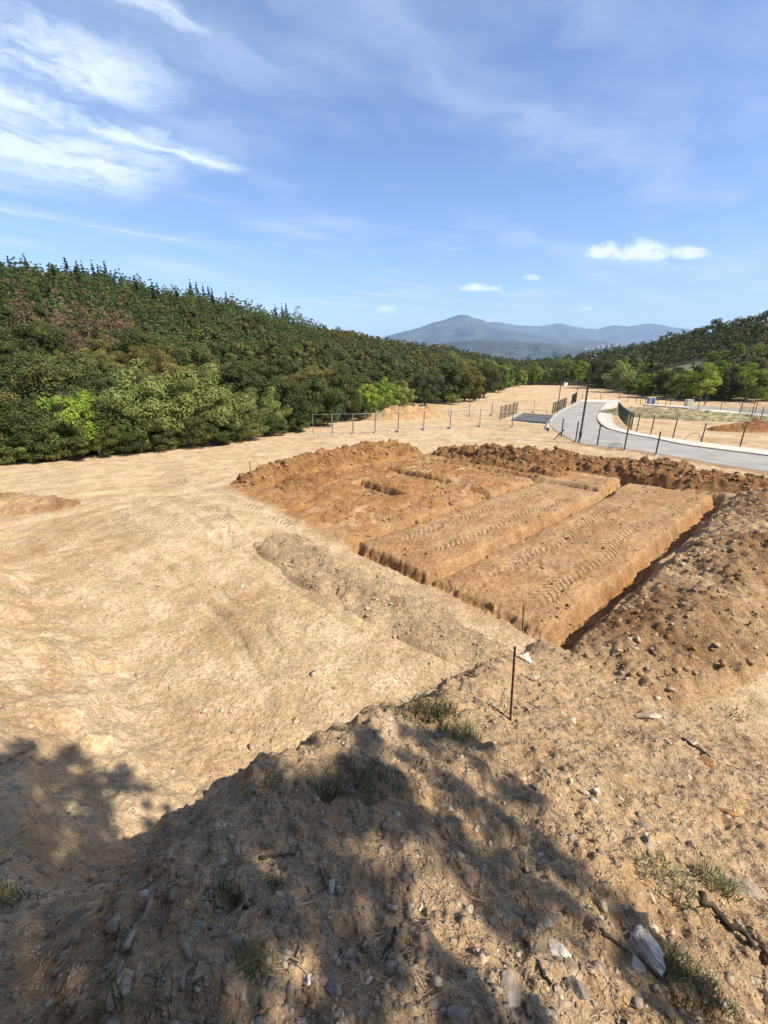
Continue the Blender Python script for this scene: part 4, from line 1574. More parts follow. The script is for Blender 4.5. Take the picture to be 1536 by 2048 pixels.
# temporary wire fence: one panel from post to post
row1 = [(626, 871), (665, 870.5), (706, 869.5), (750, 867), (796, 864), (847, 860), (900, 857), (959, 853.7), (1024, 854.5), (1091, 857.5)]
row2 = [(897, 835), (938, 833), (983, 831.5), (1026, 828), (1067, 825)]
ORD = ["first", "second", "third", "fourth", "fifth", "sixth", "seventh", "eighth", "ninth", "tenth", "eleventh", "twelfth", "thirteenth"]
for rname, row, hh in (("front", row1, 1.95), ("back", row2, 1.9)):
    for k in range(len(row) - 1):
        a, b = gpt(*row[k]), gpt(*row[k + 1])
        d = b - a
        w = d.length - 0.06
        e = bpy.data.objects.new("temporary_fence", None)
        COL.objects.link(e)
        e.location = (a + b) / 2
        e.rotation_euler = (0, -math.asin(d.z / d.length), math.atan2(d.y, d.x))
        for s in (-1, 1):
            MB().tube([(s * w / 2, 0, 0.05), (s * w / 2, 0, hh)], 0.028, 7).build("post", M['galv'], e)
        for zz in (0.22, hh - 0.03):
            MB().tube([(-w / 2 + .03, 0, zz), (w / 2 - .03, 0, zz)], 0.016, 6).build("rail", M['galv'], e)
        mesh = panel_mesh(w - 0.1, hh - 0.3, 0.24, 0.42, 0.004)
        mesh.v = [(p[0], p[1], p[2] + 0.24) for p in mesh.v]
        mesh.build("wire_mesh", M['galv'], e)
        MB().box((w / 2, 0, 0.05), (0.24, 0.62, 0.13)).box((w / 2, 0, 0.13), (0.16, 0.5, 0.05)).build("foot_block", M['kerb'], e)
        tag(e, "%s wire panel %s the wooded side in the %s" % (ORD[k], "from", "long temporary fence behind the red plot" if rname == "front" else "shorter temporary fence beyond the tan heap"),
            "fence", "temporary fence panels, %s row" % rname)


def fence_post(px, pyb, pyt, label, group, lean=0.0):
    p = gpt(px, pyb)
    h = max(1.2, height_to(p, pyt))
    e = bpy.data.objects.new("fence_post", None)
    COL.objects.link(e)
    e.location = p
    e.rotation_euler = (0, lean, 0.3)
    MB().box((0, 0, h / 2 - 0.1), (0.075, 0.06, h + 0.2)).build("shaft", M['green_metal'], e)
    MB().box((0, 0, h + 0.012), (0.085, 0.07, 0.022)).build("cap", M['dark_plastic'], e)
    MB().box((0, 0, 0.02), (0.24, 0.24, 0.06)).build("footing", M['concrete'], e)
    tag(e, label, "fence post", group)
    return p, h


near_posts = [(1122, 876, 838), (1150.5, 886, 844), (1194, 893, 851), (1248, 902, 857), (1311, 911, 864)]
for k, (a, b, c) in enumerate(near_posts):
    fence_post(a, b, c, ["dark post standing beside the leaning pipe stub", "dark post just beside the foot of the main lamp post", "dark post between the lamp post and the wire coils",
                         "dark post right beside the wire coils", "dark post behind the dark clod heap, last of the near row"][k], "posts on the near road edge")
far_posts = [(1273, 864, 831), (1301, 870, 834), (1345, 878, 838), (1402, 885.5, 847), (1479, 895, 853)]
for k, (a, b, c) in enumerate(far_posts):
    fence_post(a, b, c, "dark post across the road, %s of the five after the close-set fence" % ORD[k], "posts along the pavement across the road", 0.03)


def green_fence(pts, hh, label, n=None, mesh=True):
    """Rigid green fence: posts with mesh panels between picture points of its foot."""
    W = [gpt(*p) for p in pts]
    e = bpy.data.objects.new("mesh_fence", None)
    COL.objects.link(e)
    e.location = W[0]
    post = MB().box((0, 0, hh / 2 - 0.1), (0.07, 0.07, hh + 0.2)).mesh("post", M['green_metal'])
    cap = MB().box((0, 0, hh + 0.012), (0.08, 0.08, 0.022)).mesh("cap", M['dark_plastic'])
    poss = []
    for a, b in zip(W[:-1], W[1:]):
        m = max(1, int(round((b - a).length / 2.5)))
        for k in range(m):
            poss.append(a.lerp(b, k / m))
    poss.append(W[-1])
    for p in poss:
        po = link("post", post, e, p - W[0])
        link("cap", cap, po)
    if mesh:
        for a, b in zip(poss[:-1], poss[1:]):
            d = b - a
            mb = panel_mesh(d.length - .08, hh - .1, 0.12, 0.2, 0.009)
            o = mb.build("mesh_panel", M['green_metal'], e, (a + b) / 2 - W[0] + Vector((0, 0, .06)))
            o.rotation_euler = (0, -math.asin(d.z / d.length), math.atan2(d.y, d.x))
    tag(e, label, "fence")
    return e


green_fence([(1234, 826), (1240, 838), (1252, 852), (1262, 860)], 1.7, "close-set green mesh fence on the inner bend of the road")
green_fence([(1000, 840), (1033, 828)], 1.75, "short green mesh fence on the parking bay's outer side")
green_fence([(1104, 829), (1118, 822), (1131, 815)], 1.75, "green mesh fence between the parking bay and the thin lamp")
green_fence([(1142, 810), (1152, 803)], 1.9, "short green mesh fence at the far left side of the road")
green_fence([(1164, 801.5), (1200, 802), (1237, 803), (1290, 808), (1340, 811)], 1.5, "low see-through fence across the road's far end", mesh=False)
green_fence([(1395, 820), (1440, 822), (1480, 825), (1540, 830)], 1.7, "green fence along the far street beyond the grass mound")
green_fence([(1476, 838), (1500, 842), (1540, 848)], 1.8, "green fence beside the reddish heap across the road")
green_fence([(1280, 810), (1330, 814), (1372, 817)], 1.4, "thin fence in front of the far street's pale kerb", mesh=False)
green_fence([(1376, 806), (1450, 808), (1540, 811)], 1.5, "far fence at the foot of the valley trees", mesh=False)


def lamp(px, pyb, pyt, label, r=0.07, z_lift=0.0):
    p = gpt(px, pyb, z_lift)
    h = height_to(p, pyt)
    e = bpy.data.objects.new("lamp_post", None)
    COL.objects.link(e)
    e.location = p
    MB().tube([(0, 0, -0.2), (0, 0, 1.0), (0, 0, 1.02), (0, 0, h)], [r * 1.25, r * 1.25, r, r * .6], 10).build("pole", M['green_metal'], e, None, True)
    MB().box((0, -r * 1.2, 0.65), (0.09, 0.03, 0.35)).build("hatch", M['green_metal'], e)
    MB().box((0, 0, 0.0), (0.36, 0.36, 0.05)).build("base_plate", M['galv'], e)
    MB().tube([(0, 0, h), (0.0, -0.05, h + .05), (0.12, -.15, h + 0.08)], 0.03, 6).build("bracket", M['green_metal'], e)
    hd = MB()
    hd.tube([(0, -.1, h + .02), (0.05, -.12, h + .10), (0.15, -.16, h + .16), (0.15, -.16, h + 0.22)], [0.16, 0.22, 0.20, 0.07], 10)
    ho = hd.build("lantern", M['green_metal'], e, None, True)
    MB().tube([(0.0, -.1, h - 0.05), (0, -.1, h + .015)], [0.11, 0.15], 10).build("diffuser", M['white_plastic'], ho, None, True)
    tag(e, label, "lamp post", "street lamps of the new road")
    return e


lamp(1158.5, 886, 716, "tall dark green lamp post at the near edge of the road", 0.085)
lamp(1113.7, 829, 740, "slim lamp post at the corner of the parking bay")
lamp(1151, 808, 758, "distant lamp post on the far left side of the road")
lamp(1408, 812, 748, "distant lamp post in front of the light green trees")


def hoops(px, py, rad, label, turns=3):
    p = gpt(px, py)
    mb = MB()
    for k in range(turns):
        r = rad * (1 - 0.28 * k)
        pts = [(r * math.cos(a) + 0.05 * k, 0.15 * k + 0.1 * math.sin(3 * a), max(-.02, r * math.sin(a) * 1.15)) for a in np.linspace(-0.1, math.pi + .1, 22)]
        mb.tube(pts, 0.018, 6)
    o = mb.build("cable_conduit", M['dark_plastic'], None, p, True)
    tag(o, label, "conduit", "cable conduits sticking out of the ground")


hoops(1230, 902, 0.52, "dark coiled conduit loops standing at the near road edge")
hoops(1386, 884, 0.65, "single thin conduit arch across the road beside a fence post", 1)
p = gpt(1106, 880)
q = Vector((0.95, 0.25, 0.85))
mb = MB().tube([(-.1, 0, -.15), q], 0.05, 8)
tag(mb.build("pipe_stub", M['dark_plastic'], None, p, True), "dark pipe leaning out of the ground near the sandy patch", "pipe")
p = gpt(1093, 858)
e = bpy.data.objects.new("marker_post", None)
COL.objects.link(e)
e.location = p
MB().tube([(0, 0, -.1), (0, 0, 0.95)], 0.07, 9).build("shaft", M['white_plastic'], e, None, True)
MB().tube([(0, 0, 0.95), (0, 0, 1.0), (0, 0, 1.12)], [0.09, 0.11, 0.05], 9).build("cap", M['galv'], e, None, True)
tag(e, "short white marker post at the road's sandy corner", "marker post")
# small street cabinets by the far street
for px, py, mat, lab in ((1301, 809, 'blue_panel', "small blue grey cabinet by the far street"), (1376, 814, 'concrete', "pale cabinet at the end of the far kerb"),
                         (1131, 772, 'white_plastic', "small white block at the top of the pale field")):
    p = gpt(px, py)
    e = bpy.data.objects.new("street_cabinet", None)
    COL.objects.link(e)
    e.location = p
    MB().box((0, 0, .6), (1.3, .5, 1.3)).build("case", M[mat], e)
    MB().box((0, 0, 1.28), (1.4, .58, .08)).build("lid", M['concrete'], e)
    MB().box((0.32, -.262, .6), (.58, .02, 1.1)).build("door", M[mat], e)
    MB().box((-0.32, -.262, .6), (.58, .02, 1.1)).build("door", M[mat], e)
    tag(e, lab, "cabinet")


def far_houses():
    """Pale village on the plain at the foot of the range."""
    g = random.Random(9)
    mw = plain("village_render", (0.34, 0.33, 0.31), 0.8, 0, 0.08, 0.05)
    mr = plain("village_roofs", (0.36, 0.20, 0.13), 0.9, 0, 0.1, 0.05)
    for k in range(26):
        px = 1172 + 62 * k / 25 + g.uniform(-2, 2)
        py = 696 - 9 * k / 25 + g.uniform(-1.5, 1.5)
        d = ray(px, py)
        D = 3300 + g.uniform(-60, 60)
        x, y, z = d[0] / d[1] * D, D, CAM_Z + d[2] / d[1] * D
        w, dp, h = g.uniform(8, 16), g.uniform(8, 12), g.uniform(2, 4.5)
        e = bpy.data.objects.new("village_house", None)
        COL.objects.link(e)
        e.location = (x, y, z - 4)
        e.rotation_euler = (0, 0, g.uniform(-.5, .5))
        MB().box((0, 0, h / 2 - 6), (w, dp, h + 12)).build("wall", mw, e)
        mb = MB()
        mb.v = [(-w / 2 - .4, -dp / 2 - .4, h), (w / 2 + .4, -dp / 2 - .4, h), (w / 2 + .4, dp / 2 + .4, h), (-w / 2 - .4, dp / 2 + .4, h), (-w / 2, 0, h + 2.4), (w / 2, 0, h + 2.4)]
        mb.f = [(0, 1, 5, 4), (2, 3, 4, 5), (0, 4, 3), (1, 2, 5), (0, 3, 2, 1)]
        mb.build("roof", mr, e)
        tag(e, "pale house of the distant village below the blue range", "house", "houses of the distant village")


far_houses()


def village_hill():
    """The low rise the village lies on."""
    d1, d2 = ray(1150, 700), ray(1290, 688)
    n = 40
    s = np.linspace(d1[0] / d1[1] - .06, d2[0] / d2[1] + .15, n)
    t = np.linspace(-1, 1, 16)
    S, T = np.meshgrid(s, t)
    D = 3350 + T * 420
    top = CAM_Z + 3350 * np.interp(S, [d1[0] / d1[1], d2[0] / d2[1]], [d1[2] / d1[1], d2[2] / d2[1]]) - 3
    ends = np.clip((S - s[0]) / .06, 0, 1) * np.clip((s[-1] - S) / .06, 0, 1)
    Z = -90 + (top + 90) * np.clip(1 - np.abs(T) ** 1.5, 0, 1) * np.sqrt(ends)
    v = np.stack([(S * D).ravel(), D.ravel(), Z.ravel()], 1)
    i = np.arange(15)[:, None] * n + np.arange(n - 1)[None, :]
    q = np.stack([i, i + 1, i + n + 1, i + n], -1).reshape(-1)
    tag(link("village_terrain", mesh_from("village_terrain", v, q, 4, M['mountain'], True)), kind="structure")


village_hill()

# ------------------------------------------------------------------ stakes
def stake(px, pyb, pyt, lab, r=0.008, top_px=None, mat='rust'):
    x, y, z, d = hit(px, pyb)
    p = Vector((x, y, z))
    h = height_to(p, pyt)
    dx = 0.0
    if top_px is not None:
        v = ray(top_px, pyt)
        dx = v[0] / v[1] * y - x
    mb = MB()
    n = 24
    pts = [(dx * k / n, 0.0, -0.15 + (h + 0.15) * k / n) for k in range(n + 1)]
    mb.tube(pts, [r * (1.0 if k % 2 else 1.18) for k in range(n + 1)], 8)
    o = mb.build("steel_stake", M[mat], None, p, True)
    tag(o, lab, "stake")


stake(1022, 1441, 1294, "rusty steel stake standing on the near slope beside the white stone", 0.010, 1030)
stake(1046, 1262, 1210, "thin steel stake at the near corner of the trenches", 0.012, 1047)
stake(502, 952, 922, "thin steel stake at the tip of the red spoil by the terrace", 0.016, 499)


# ------------------------------------------------------------------ stones
def rock_mesh(name, seed, dims, mat, sub=3, rough=0.22, cuts=5, smooth=False):
    import bmesh
    bm = bmesh.new()
    bmesh.ops.create_icosphere(bm, subdivisions=sub, radius=1.0)
    g = np.random.default_rng(seed)
    planes = []
    for _ in range(cuts):
        n = g.normal(size=3)
        n /= np.linalg.norm(n)
        planes.append((n, 0.38 + 0.38 * g.random()))
    ph = g.random(6) * 10
    for vtx in bm.verts:
        p = np.array(vtx.co)
        for n, d in planes:
            k = p @ n - d
            if k > 0:
                p = p - n * k * 0.97
        w = 1 + rough * (math.sin(2.3 * p[0] + ph[0]) * math.sin(2.9 * p[1] + ph[1]) + 0.5 * math.sin(5.1 * p[2] + ph[2]) * math.sin(4.3 * p[0] + ph[3])
                         + 0.25 * math.sin(9.7 * p[1] + ph[4]) * math.sin(11 * p[0] + ph[5]))
        if cuts > 10:
            w = w * (1 + 0.12 * abs(math.sin(4.3 * p[0] + 2.1 * p[2] + ph[2])) - 0.14 * abs(math.sin(3.1 * p[1] - 4.7 * p[2] + ph[1])) + 0.03 * math.sin(19 * p[0] + 17 * p[1] + 23 * p[2]))
        p = p * w
        vtx.co = (p[0] * dims[0], p[1] * dims[1], p[2] * dims[2])
    me = bpy.data.meshes.new(name)
    bm.to_mesh(me)
    bm.free()
    me.materials.append(mat)
    for p in me.polygons:
        p.use_smooth = smooth
    return me


# picture x, y, width and height in picture points, material, flatness, rotation, label
STONES = [
    (1050, 1310, 42, 30, 'white_stone', 0.8, 0.3, "white stone lying behind the top of the rusty stake"),
    (1091, 1343, 24, 18, 'cream_stone', 0.8, 0.8, "cream stone just below the white stone near the stake"),
    (1066, 1350, 24, 12, 'cream_stone', 0.6, 0.1, "small pale stone in front of the white one"),
    (955, 1399, 30, 22, 'tan_stone', 0.9, 0.5, "brown stone beside the stake, near the grass tufts"),
    (1141, 1437, 30, 26, 'cream_stone', 0.8, 0.9, "pale angular stone on the open slope right of the stake"),
    (1294, 1430, 40, 16, 'cream_stone', 0.5, 0.2, "flat pale stone above the open slope"),
    (1165, 1583, 20, 18, 'cream_stone', 0.8, 0.2, "first of two pale stones lying close together on the slope"),
    (1194, 1579, 20, 18, 'white_stone', 0.8, 1.2, "whiter of two pale stones lying close together on the slope"),
    (1068, 1570, 16, 14, 'grey_stone', 0.7, 1.2, "small grey stone at the rim of the tree shade"),
    (1290, 1650, 24, 20, 'grey_stone', 0.6, 0.7, "grey slab on the open stony slope"),
    (1300, 1684, 26, 28, 'grey_stone', 0.6, 1.9, "grey pointed stone above the grey green weeds"),
    (1282, 1872, 46, 84, 'white_stone', 0.8, 0.35, "large jagged white rock beside the grass tuft"),
    (1270, 1918, 34, 44, 'white_stone', 0.7, 1.1, "broken white piece at the lower end of the large jagged rock"),
    (1300, 1915, 26, 46, 'cream_stone', 0.8, 0.2, "narrow cream piece between the jagged white rock and the grass"),
    (1276, 1836, 46, 50, 'tan_stone', 0.7, 0.9, "tan rock leaning on the large jagged white one"),
    (1157, 1976, 36, 34, 'blue_stone', 0.8, 0.5, "blue grey stone with a pale top at the lower slope"),
    (1118, 1893, 50, 26, 'white_stone', 0.5, 0.6, "long whitish stone half sunk in the slope"),
    (1140, 1925, 34, 40, 'tan_stone', 0.5, 0.9, "tan stone just below the long whitish one"),
    (1014, 1962, 36, 60, 'grey_stone', 0.5, 0.4, "pale grey slab standing on edge"),
    (918, 2030, 36, 40, 'grey_stone', 0.6, 0.8, "grey stone at the very foot of the picture"),
    (577, 1797, 24, 24, 'blue_stone', 0.9, 0.5, "round grey cobble in the shade"),
    (580, 1813, 16, 14, 'grey_stone', 0.7, 1.5, "small pale stone touching the round cobble"),
    (560, 1823, 18, 16, 'grey_stone', 0.7, 0.2, "small flat grey stone below the round cobble"),
    (663, 1973, 28, 28, 'blue_stone', 0.6, 0.7, "square grey stone on the shaded slope"),
    (616, 1953, 24, 22, 'white_stone', 0.6, 0.2, "small whitish angular stone near the square grey stone"),
    (674, 1925, 14, 14, 'white_stone', 0.7, 0.2, "tiny bright white stone on the shaded slope"),
    (664, 1768, 16, 26, 'white_stone', 0.7, 0.3, "white stone beside the dry needles"),
    (844, 1812, 16, 14, 'white_stone', 0.7, 0.3, "little white stone in the middle of the dappled slope"),
    (703, 1918, 16, 30, 'grey_stone', 0.4, 0.2, "upright thin grey flake in the dapples"),
    (860, 1925, 20, 28, 'blue_stone', 0.5, 0.5, "dark slate coloured stone in the dapples"),
    (942, 1948, 14, 44, 'cream_stone', 0.4, 0.35, "narrow yellowish splinter of stone"),
    (965, 1728, 14, 28, 'grey_stone', 0.4, 0.4, "pale leaf-shaped stone in the dapples"),
    (900, 1643, 26, 14, 'grey_stone', 0.5, 0.4, "flat grey stone under the grass tufts"),
    (256, 1868, 34, 30, 'tan_stone', 0.5, 0.3, "flat tan stone beside the long dry stick"),
    (250, 1955, 36, 60, 'cream_stone', 0.6, 0.3, "long cream stone in the sunlit streak"),
    (146, 1830, 34, 40, 'tan_stone', 0.6, 0.3, "rounded tan boulder half buried in the shade"),
    (272, 1748, 18, 16, 'tan_stone', 0.8, 0.3, "small brown stone at the crest of the dark bank"),
    (405, 1930, 36, 40, 'tan_stone', 0.6, 0.9, "brown flat stone in the shaded bottom of the slope"),
    (395, 1850, 26, 46, 'grey_stone', 0.4, 0.6, "grey splintered slab in deep shade"),
    (861, 1326, 12, 12, 'cream_stone', 0.9, 0.3, "single pale stone on the smooth sandy floor"),
    (592, 1437, 20, 16, 'cream_stone', 0.8, 0.3, "rounded pale stone on the sandy floor near the cut"),
    (478, 1492, 16, 14, 'cream_stone', 0.8, 0.3, "pale stone at the toe of the cut"),
    (505, 1490, 18, 18, 'tan_stone', 0.8, 0.3, "brown clod at the toe of the cut"),
    (1262, 1241, 26, 20, 'cream_stone', 0.8, 0.3, "rounded cobble at the end of the stony spoil bank"),
    (1247, 1246, 18, 12, 'cream_stone', 0.8, 1.3, "smaller cobble touching the rounded one at the spoil bank"),
    (1291, 1209, 16, 14, 'cream_stone', 0.8, 0.7, "lone cobble higher on the stony spoil bank"),
    (1289, 1180, 18, 14, 'white_stone', 0.8, 0.2, "pale cobble near the trench rim"),
    (1322, 1270, 22, 14, 'white_stone', 0.7, 0.2, "whitish stone on the sunlit slope above the stake"),
    (1460, 1622, 34, 24, 'orange_stone', 0.8, 0.4, "orange brown stone on the open slope"),
    (1415, 1522, 30, 26, 'orange_stone', 0.8, 0.2, "rusty lump at the end of the dark branch"),
    (1384, 1482, 28, 14, 'cream_stone', 0.6, 0.4, "pale stone at the head of the dark branch"),
    (1490, 1770, 50, 26, 'grey_stone', 0.5, 0.6, "long grey stone beside the grey green weeds"),
    (1200, 1703, 14, 14, 'blue_stone', 0.8, 0.6, "small bluish stone on the open slope"),
]
for k, (px, py, w, h, mat, fl, rot, lab) in enumerate(STONES):
    x, y, z, d = hit(px, py + h * 0.25)
    sc = d / FPX * 0.98
    rx, ry = w * sc / 2, h * sc / 2
    dep = max(1.0, d / max(0.5, (CAM_Z - z)))          # a standing stone shows its height, a lying one its depth
    dims = (rx, max(rx * 0.55, ry * 0.8), max(0.35 * rx, min(ry, rx) * fl))
    big = w > 40 or h > 60
    me = rock_mesh("stone", 40 + k, dims, M[mat], 4 if big else 3, 0.16 if big else 0.10, 12 if big else 9, smooth=False)
    o = link("stone", me, None, (x, y, z + dims[2] * 0.12))
    o.rotation_euler = (0.25 * math.sin(k), 0.2 * math.cos(k * 1.7), -rot * 0.6)
    tag(o, lab, "stone")


def scatter(name, label, mats, n, area, size, seed, sub_verts=1, sink=0.05, cat="gravel", flat=0.6):
    """Loose stones too many to count, joined; several stone colours as material slots."""
    g = np.random.default_rng(seed)
    x, y, k = area(g, n)
    z = terrain(x, y)
    n = len(x)
    # a base lump of 20 faces
    import bmesh
    bm = bmesh.new()
    bmesh.ops.create_icosphere(bm, subdivisions=sub_verts, radius=1.0)
    bv = np.array([v.co[:] for v in bm.verts])
    bf = np.array([[v.index for v in f.verts] for f in bm.faces])
    bm.free()
    s = size(g, n, x, y)
    nv = len(bv)
    V = np.tile(bv, (n, 1, 1)) * (1 + 0.35 * g.normal(size=(n, nv, 1)).clip(-1.3, 1.3))
    V = V * np.stack([s * (0.7 + 0.7 * g.random(n)), s * (0.6 + 0.5 * g.random(n)), s * flat * (0.5 + 0.8 * g.random(n))], 1)[:, None, :]
    a = g.random(n) * 6.28
    ti = g.normal(size=n) * 0.3
    ca, sa, ct, st = np.cos(a), np.sin(a), np.cos(ti), np.sin(ti)
    yy = V[..., 1] * ct[:, None] - V[..., 2] * st[:, None]
    zz = V[..., 1] * st[:, None] + V[..., 2] * ct[:, None]
    xx = V[..., 0] * ca[:, None] - yy * sa[:, None]
    yy = V[..., 0] * sa[:, None] + yy * ca[:, None]
    P = np.stack([xx + x[:, None], yy + y[:, None], zz + (z + s * flat * sink)[:, None]], -1).reshape(-1, 3)
    F = (bf[None] + (np.arange(n) * nv)[:, None, None]).reshape(-1)
    me = mesh_from(name, P, F, 3, M[mats[0]])
    for m in mats[1:]:
        me.materials.append(M[m])
    me.polygons.foreach_set("material_index", np.repeat(k % len(mats), len(bf)).astype(np.int32))
    o = link(name, me)
    tag(o, label, cat, None, "stuff")


def near_area(g, n):
    az = np.radians(g.uniform(-62, 62, n))
    r = 0.7 + 7.3 * g.random(n) ** 1.25
    x, y = r * np.sin(az), r * np.cos(az)
    u, v = to_uv(x, y)
    keep = (v < -0.05) | (g.random(n) < 0.25)
    return x[keep], y[keep], g.integers(0, 97, keep.sum())


scatter("gravel", "small loose stones littering the near slope", ['tan_stone', 'cream_stone', 'tan_stone', 'grey_stone', 'tan_stone', 'tan_stone', 'cream_stone', 'tan_stone'], 13000, near_area,
        lambda g, n, x, y: (0.0045 + 0.017 * g.random(n) ** 6.0) * (1 + 0.10 * np.hypot(x, y)), 1)


def floor_area(g, n):
    x, y = g.uniform(-12, 5, n), g.uniform(4, 17, n)
    u, v = to_uv(x, y)
    dens = sm(fbm(x, y, 1.3, 3, ox=12.0), 0.0, 0.55)
    keep = (v > 0.2) & (u < 0) & (g.random(n) < 0.06 + 0.94 * dens)
    return x[keep], y[keep], g.integers(0, 97, keep.sum())


scatter("gravel", "pebbles strewn over the sandy levelled floor", ['cream_stone', 'tan_stone', 'cream_stone'], 8000, floor_area, lambda g, n, x, y: 0.010 + 0.055 * g.random(n) ** 6, 2)


def scree_area(g, n):
    v, u = g.uniform(0.5, 9.0, n), -2.0 + g.normal(size=n) * 0.75
    x, y = from_uv(u, v)
    return x, y, g.integers(0, 97, n)


def right_area(g, n):
    u, v = g.uniform(-1.5, 16, n), -0.5 - 4 * g.random(n)
    x, y = from_uv(u, v)
    return x, y, g.integers(0, 97, n)


def plot_area(g, n):
    u, v = g.uniform(-0.3, 16, n), g.uniform(0.2, 16, n)
    x, y = from_uv(u, v)
    dens = sm(fbm(x, y, 1.6, 3, ox=2.0), -0.1, 0.5)
    keep = g.random(n) < dens
    return x[keep], y[keep], g.integers(0, 97, keep.sum())


def rough_area(g, n):
    u, v = g.uniform(0.3, 16, n), g.uniform(6.6, 16, n)
    x, y = from_uv(u, v)
    dens = sm(fbm(x, y, 1.1, 3, ox=21.0), -0.35, 0.35)
    keep = g.random(n) < dens
    return x[keep], y[keep], g.integers(0, 97, keep.sum())


scatter("clods", "broken red clods spread over the rough back half of the dug plot", ['red_spoil', 'dark_spoil', 'pale_spoil', 'red_spoil'], 6000, rough_area, lambda g, n, x, y: 0.012 + 0.075 * g.random(n) ** 5, 14, cat="clods", flat=0.8)
scatter("clods", "crumbs of red earth lying over the dug plot", ['pale_spoil', 'pale_spoil', 'red_spoil'], 7000, plot_area, lambda g, n, x, y: 0.010 + 0.06 * g.random(n) ** 5, 4, cat="clods", flat=0.8)


def on_heap(obj_list, name, label, mats, n, size, seed, cat="gravel"):
    """Stones and clods lying on heap surfaces."""
    g = np.random.default_rng(seed)
    P = []
    for o in obj_list:
        me = o.data
        co = np.empty(len(me.vertices) * 3, np.float32)
        me.vertices.foreach_get("co", co)
        co = co.reshape(-1, 3) + np.array(o.location)
        fd = np.empty(len(co), np.float32)
        me.attributes["fade"].data.foreach_get("value", fd)
        P.append(co[fd > 0.12 + 0.5 * g.random(len(co))])
    P = np.concatenate(P)
    base = P[g.integers(0, len(P), n)]
    import bmesh
    bm = bmesh.new()
    bmesh.ops.create_icosphere(bm, subdivisions=1, radius=1.0)
    bv = np.array([v.co[:] for v in bm.verts])
    bf = np.array([[v.index for v in f.verts] for f in bm.faces])
    bm.free()
    s = size(g, n)
    V = np.tile(bv, (n, 1, 1)) * (1 + 0.3 * g.normal(size=(n, len(bv), 1)).clip(-1.2, 1.2))
    V = V * np.stack([s * (.7 + .7 * g.random(n)), s * (.6 + .6 * g.random(n)), s * (.4 + .5 * g.random(n))], 1)[:, None, :]
    Q = (V + base[:, None, :]).reshape(-1, 3)
    F = (bf[None] + (np.arange(n) * len(bv))[:, None, None]).reshape(-1)
    me = mesh_from(name, Q, F, 3, M[mats[0]])
    for m in mats[1:]:
        me.materials.append(M[m])
    me.polygons.foreach_set("material_index", np.repeat(g.integers(0, 97, n) % len(mats), len(bf)).astype(np.int32))
    tag(link(name, me), label, cat, None, "stuff")


_h = {o["label"]: o for o in bpy.data.objects if o.get("category") == "dirt heap"}
_reds = [o for l, o in _h.items() if "spoil" in l and "stony" not in l and "scree" not in l or "clod heap" in l or "reddish lip" in l]
_reds = [o for o in _reds if o.name.startswith("spoil")]
on_heap(_reds, "clods", "loose clods covering the red spoil ridges", ['red_spoil', 'dark_spoil', 'red_spoil', 'pale_spoil'], 4500, lambda g, n: 0.025 + 0.10 * g.random(n) ** 3, 5, "clods")
on_heap([o for o in _h.values() if o.name.startswith("spoil_bank")], "gravel", "stones and clods covering the stony brown bank", ['tan_stone', 'stony_spoil', 'cream_stone', 'stony_spoil', 'red_spoil'], 5000,
        lambda g, n: 0.010 + 0.06 * g.random(n) ** 7, 6)
on_heap([o for l, o in _h.items() if "scree" in l], "gravel", "fine stones covering the greyish scree ridge", ['scree', 'scree', 'cream_stone', 'scree', 'tan_stone', 'scree'], 2200, lambda g, n: 0.008 + 0.035 * g.random(n) ** 4, 7)


# ------------------------------------------------------------------ grass tufts, weeds
def tuft(px, py, wpx, hpx, mat, label, n, seed, group="grass tufts on the near slope"):
    x, y, z, d = hit(px, py)
    sc = d / FPX
    rad, hh = wpx * sc / 2, hpx * sc * 0.8
    n = int(n * 0.7)
    g = np.random.default_rng(seed)
    V, K = [], []
    for i in range(n):
        a = g.random() * 6.28
        q = rad * math.sqrt(g.random())
        bx, by = q * math.cos(a), q * math.sin(a) * 0.7
        bz = 0.0
        la = g.random() * 6.28
        ln = hh * (0.3 + 0.7 * g.random()) * (1 - 0.4 * (q / rad) ** 2)
        lean = ln * (0.3 + 1.1 * g.random())
        tip = np.array([bx + lean * math.cos(la), by + lean * math.sin(la), bz + ln])
        mid = np.array([bx + lean * .35 * math.cos(la), by + lean * .35 * math.sin(la), bz + ln * .62])
        b0 = np.array([bx, by, bz - 0.02])
        w = np.array([-math.sin(la), math.cos(la), 0]) * (0.0013 + 0.0016 * g.random()) * max(1.0, d / 3)
        V += [b0 - w, b0 + w, mid + w * .8, mid - w * .8, mid - w * .8, mid + w * .8, tip + w * .1, tip - w * .1]
        K += [g.random()] * 8
    V = np.array(V)
    zz = terrain(V[:, 0] + x, V[:, 1] + y) - z
    V[:, 2] += zz
    o = link("grass_tuft", crown_mesh("grass_tuft", (V, np.array(K)), M[mat]), None, (x, y, z))
    tag(o, label, "grass", group)


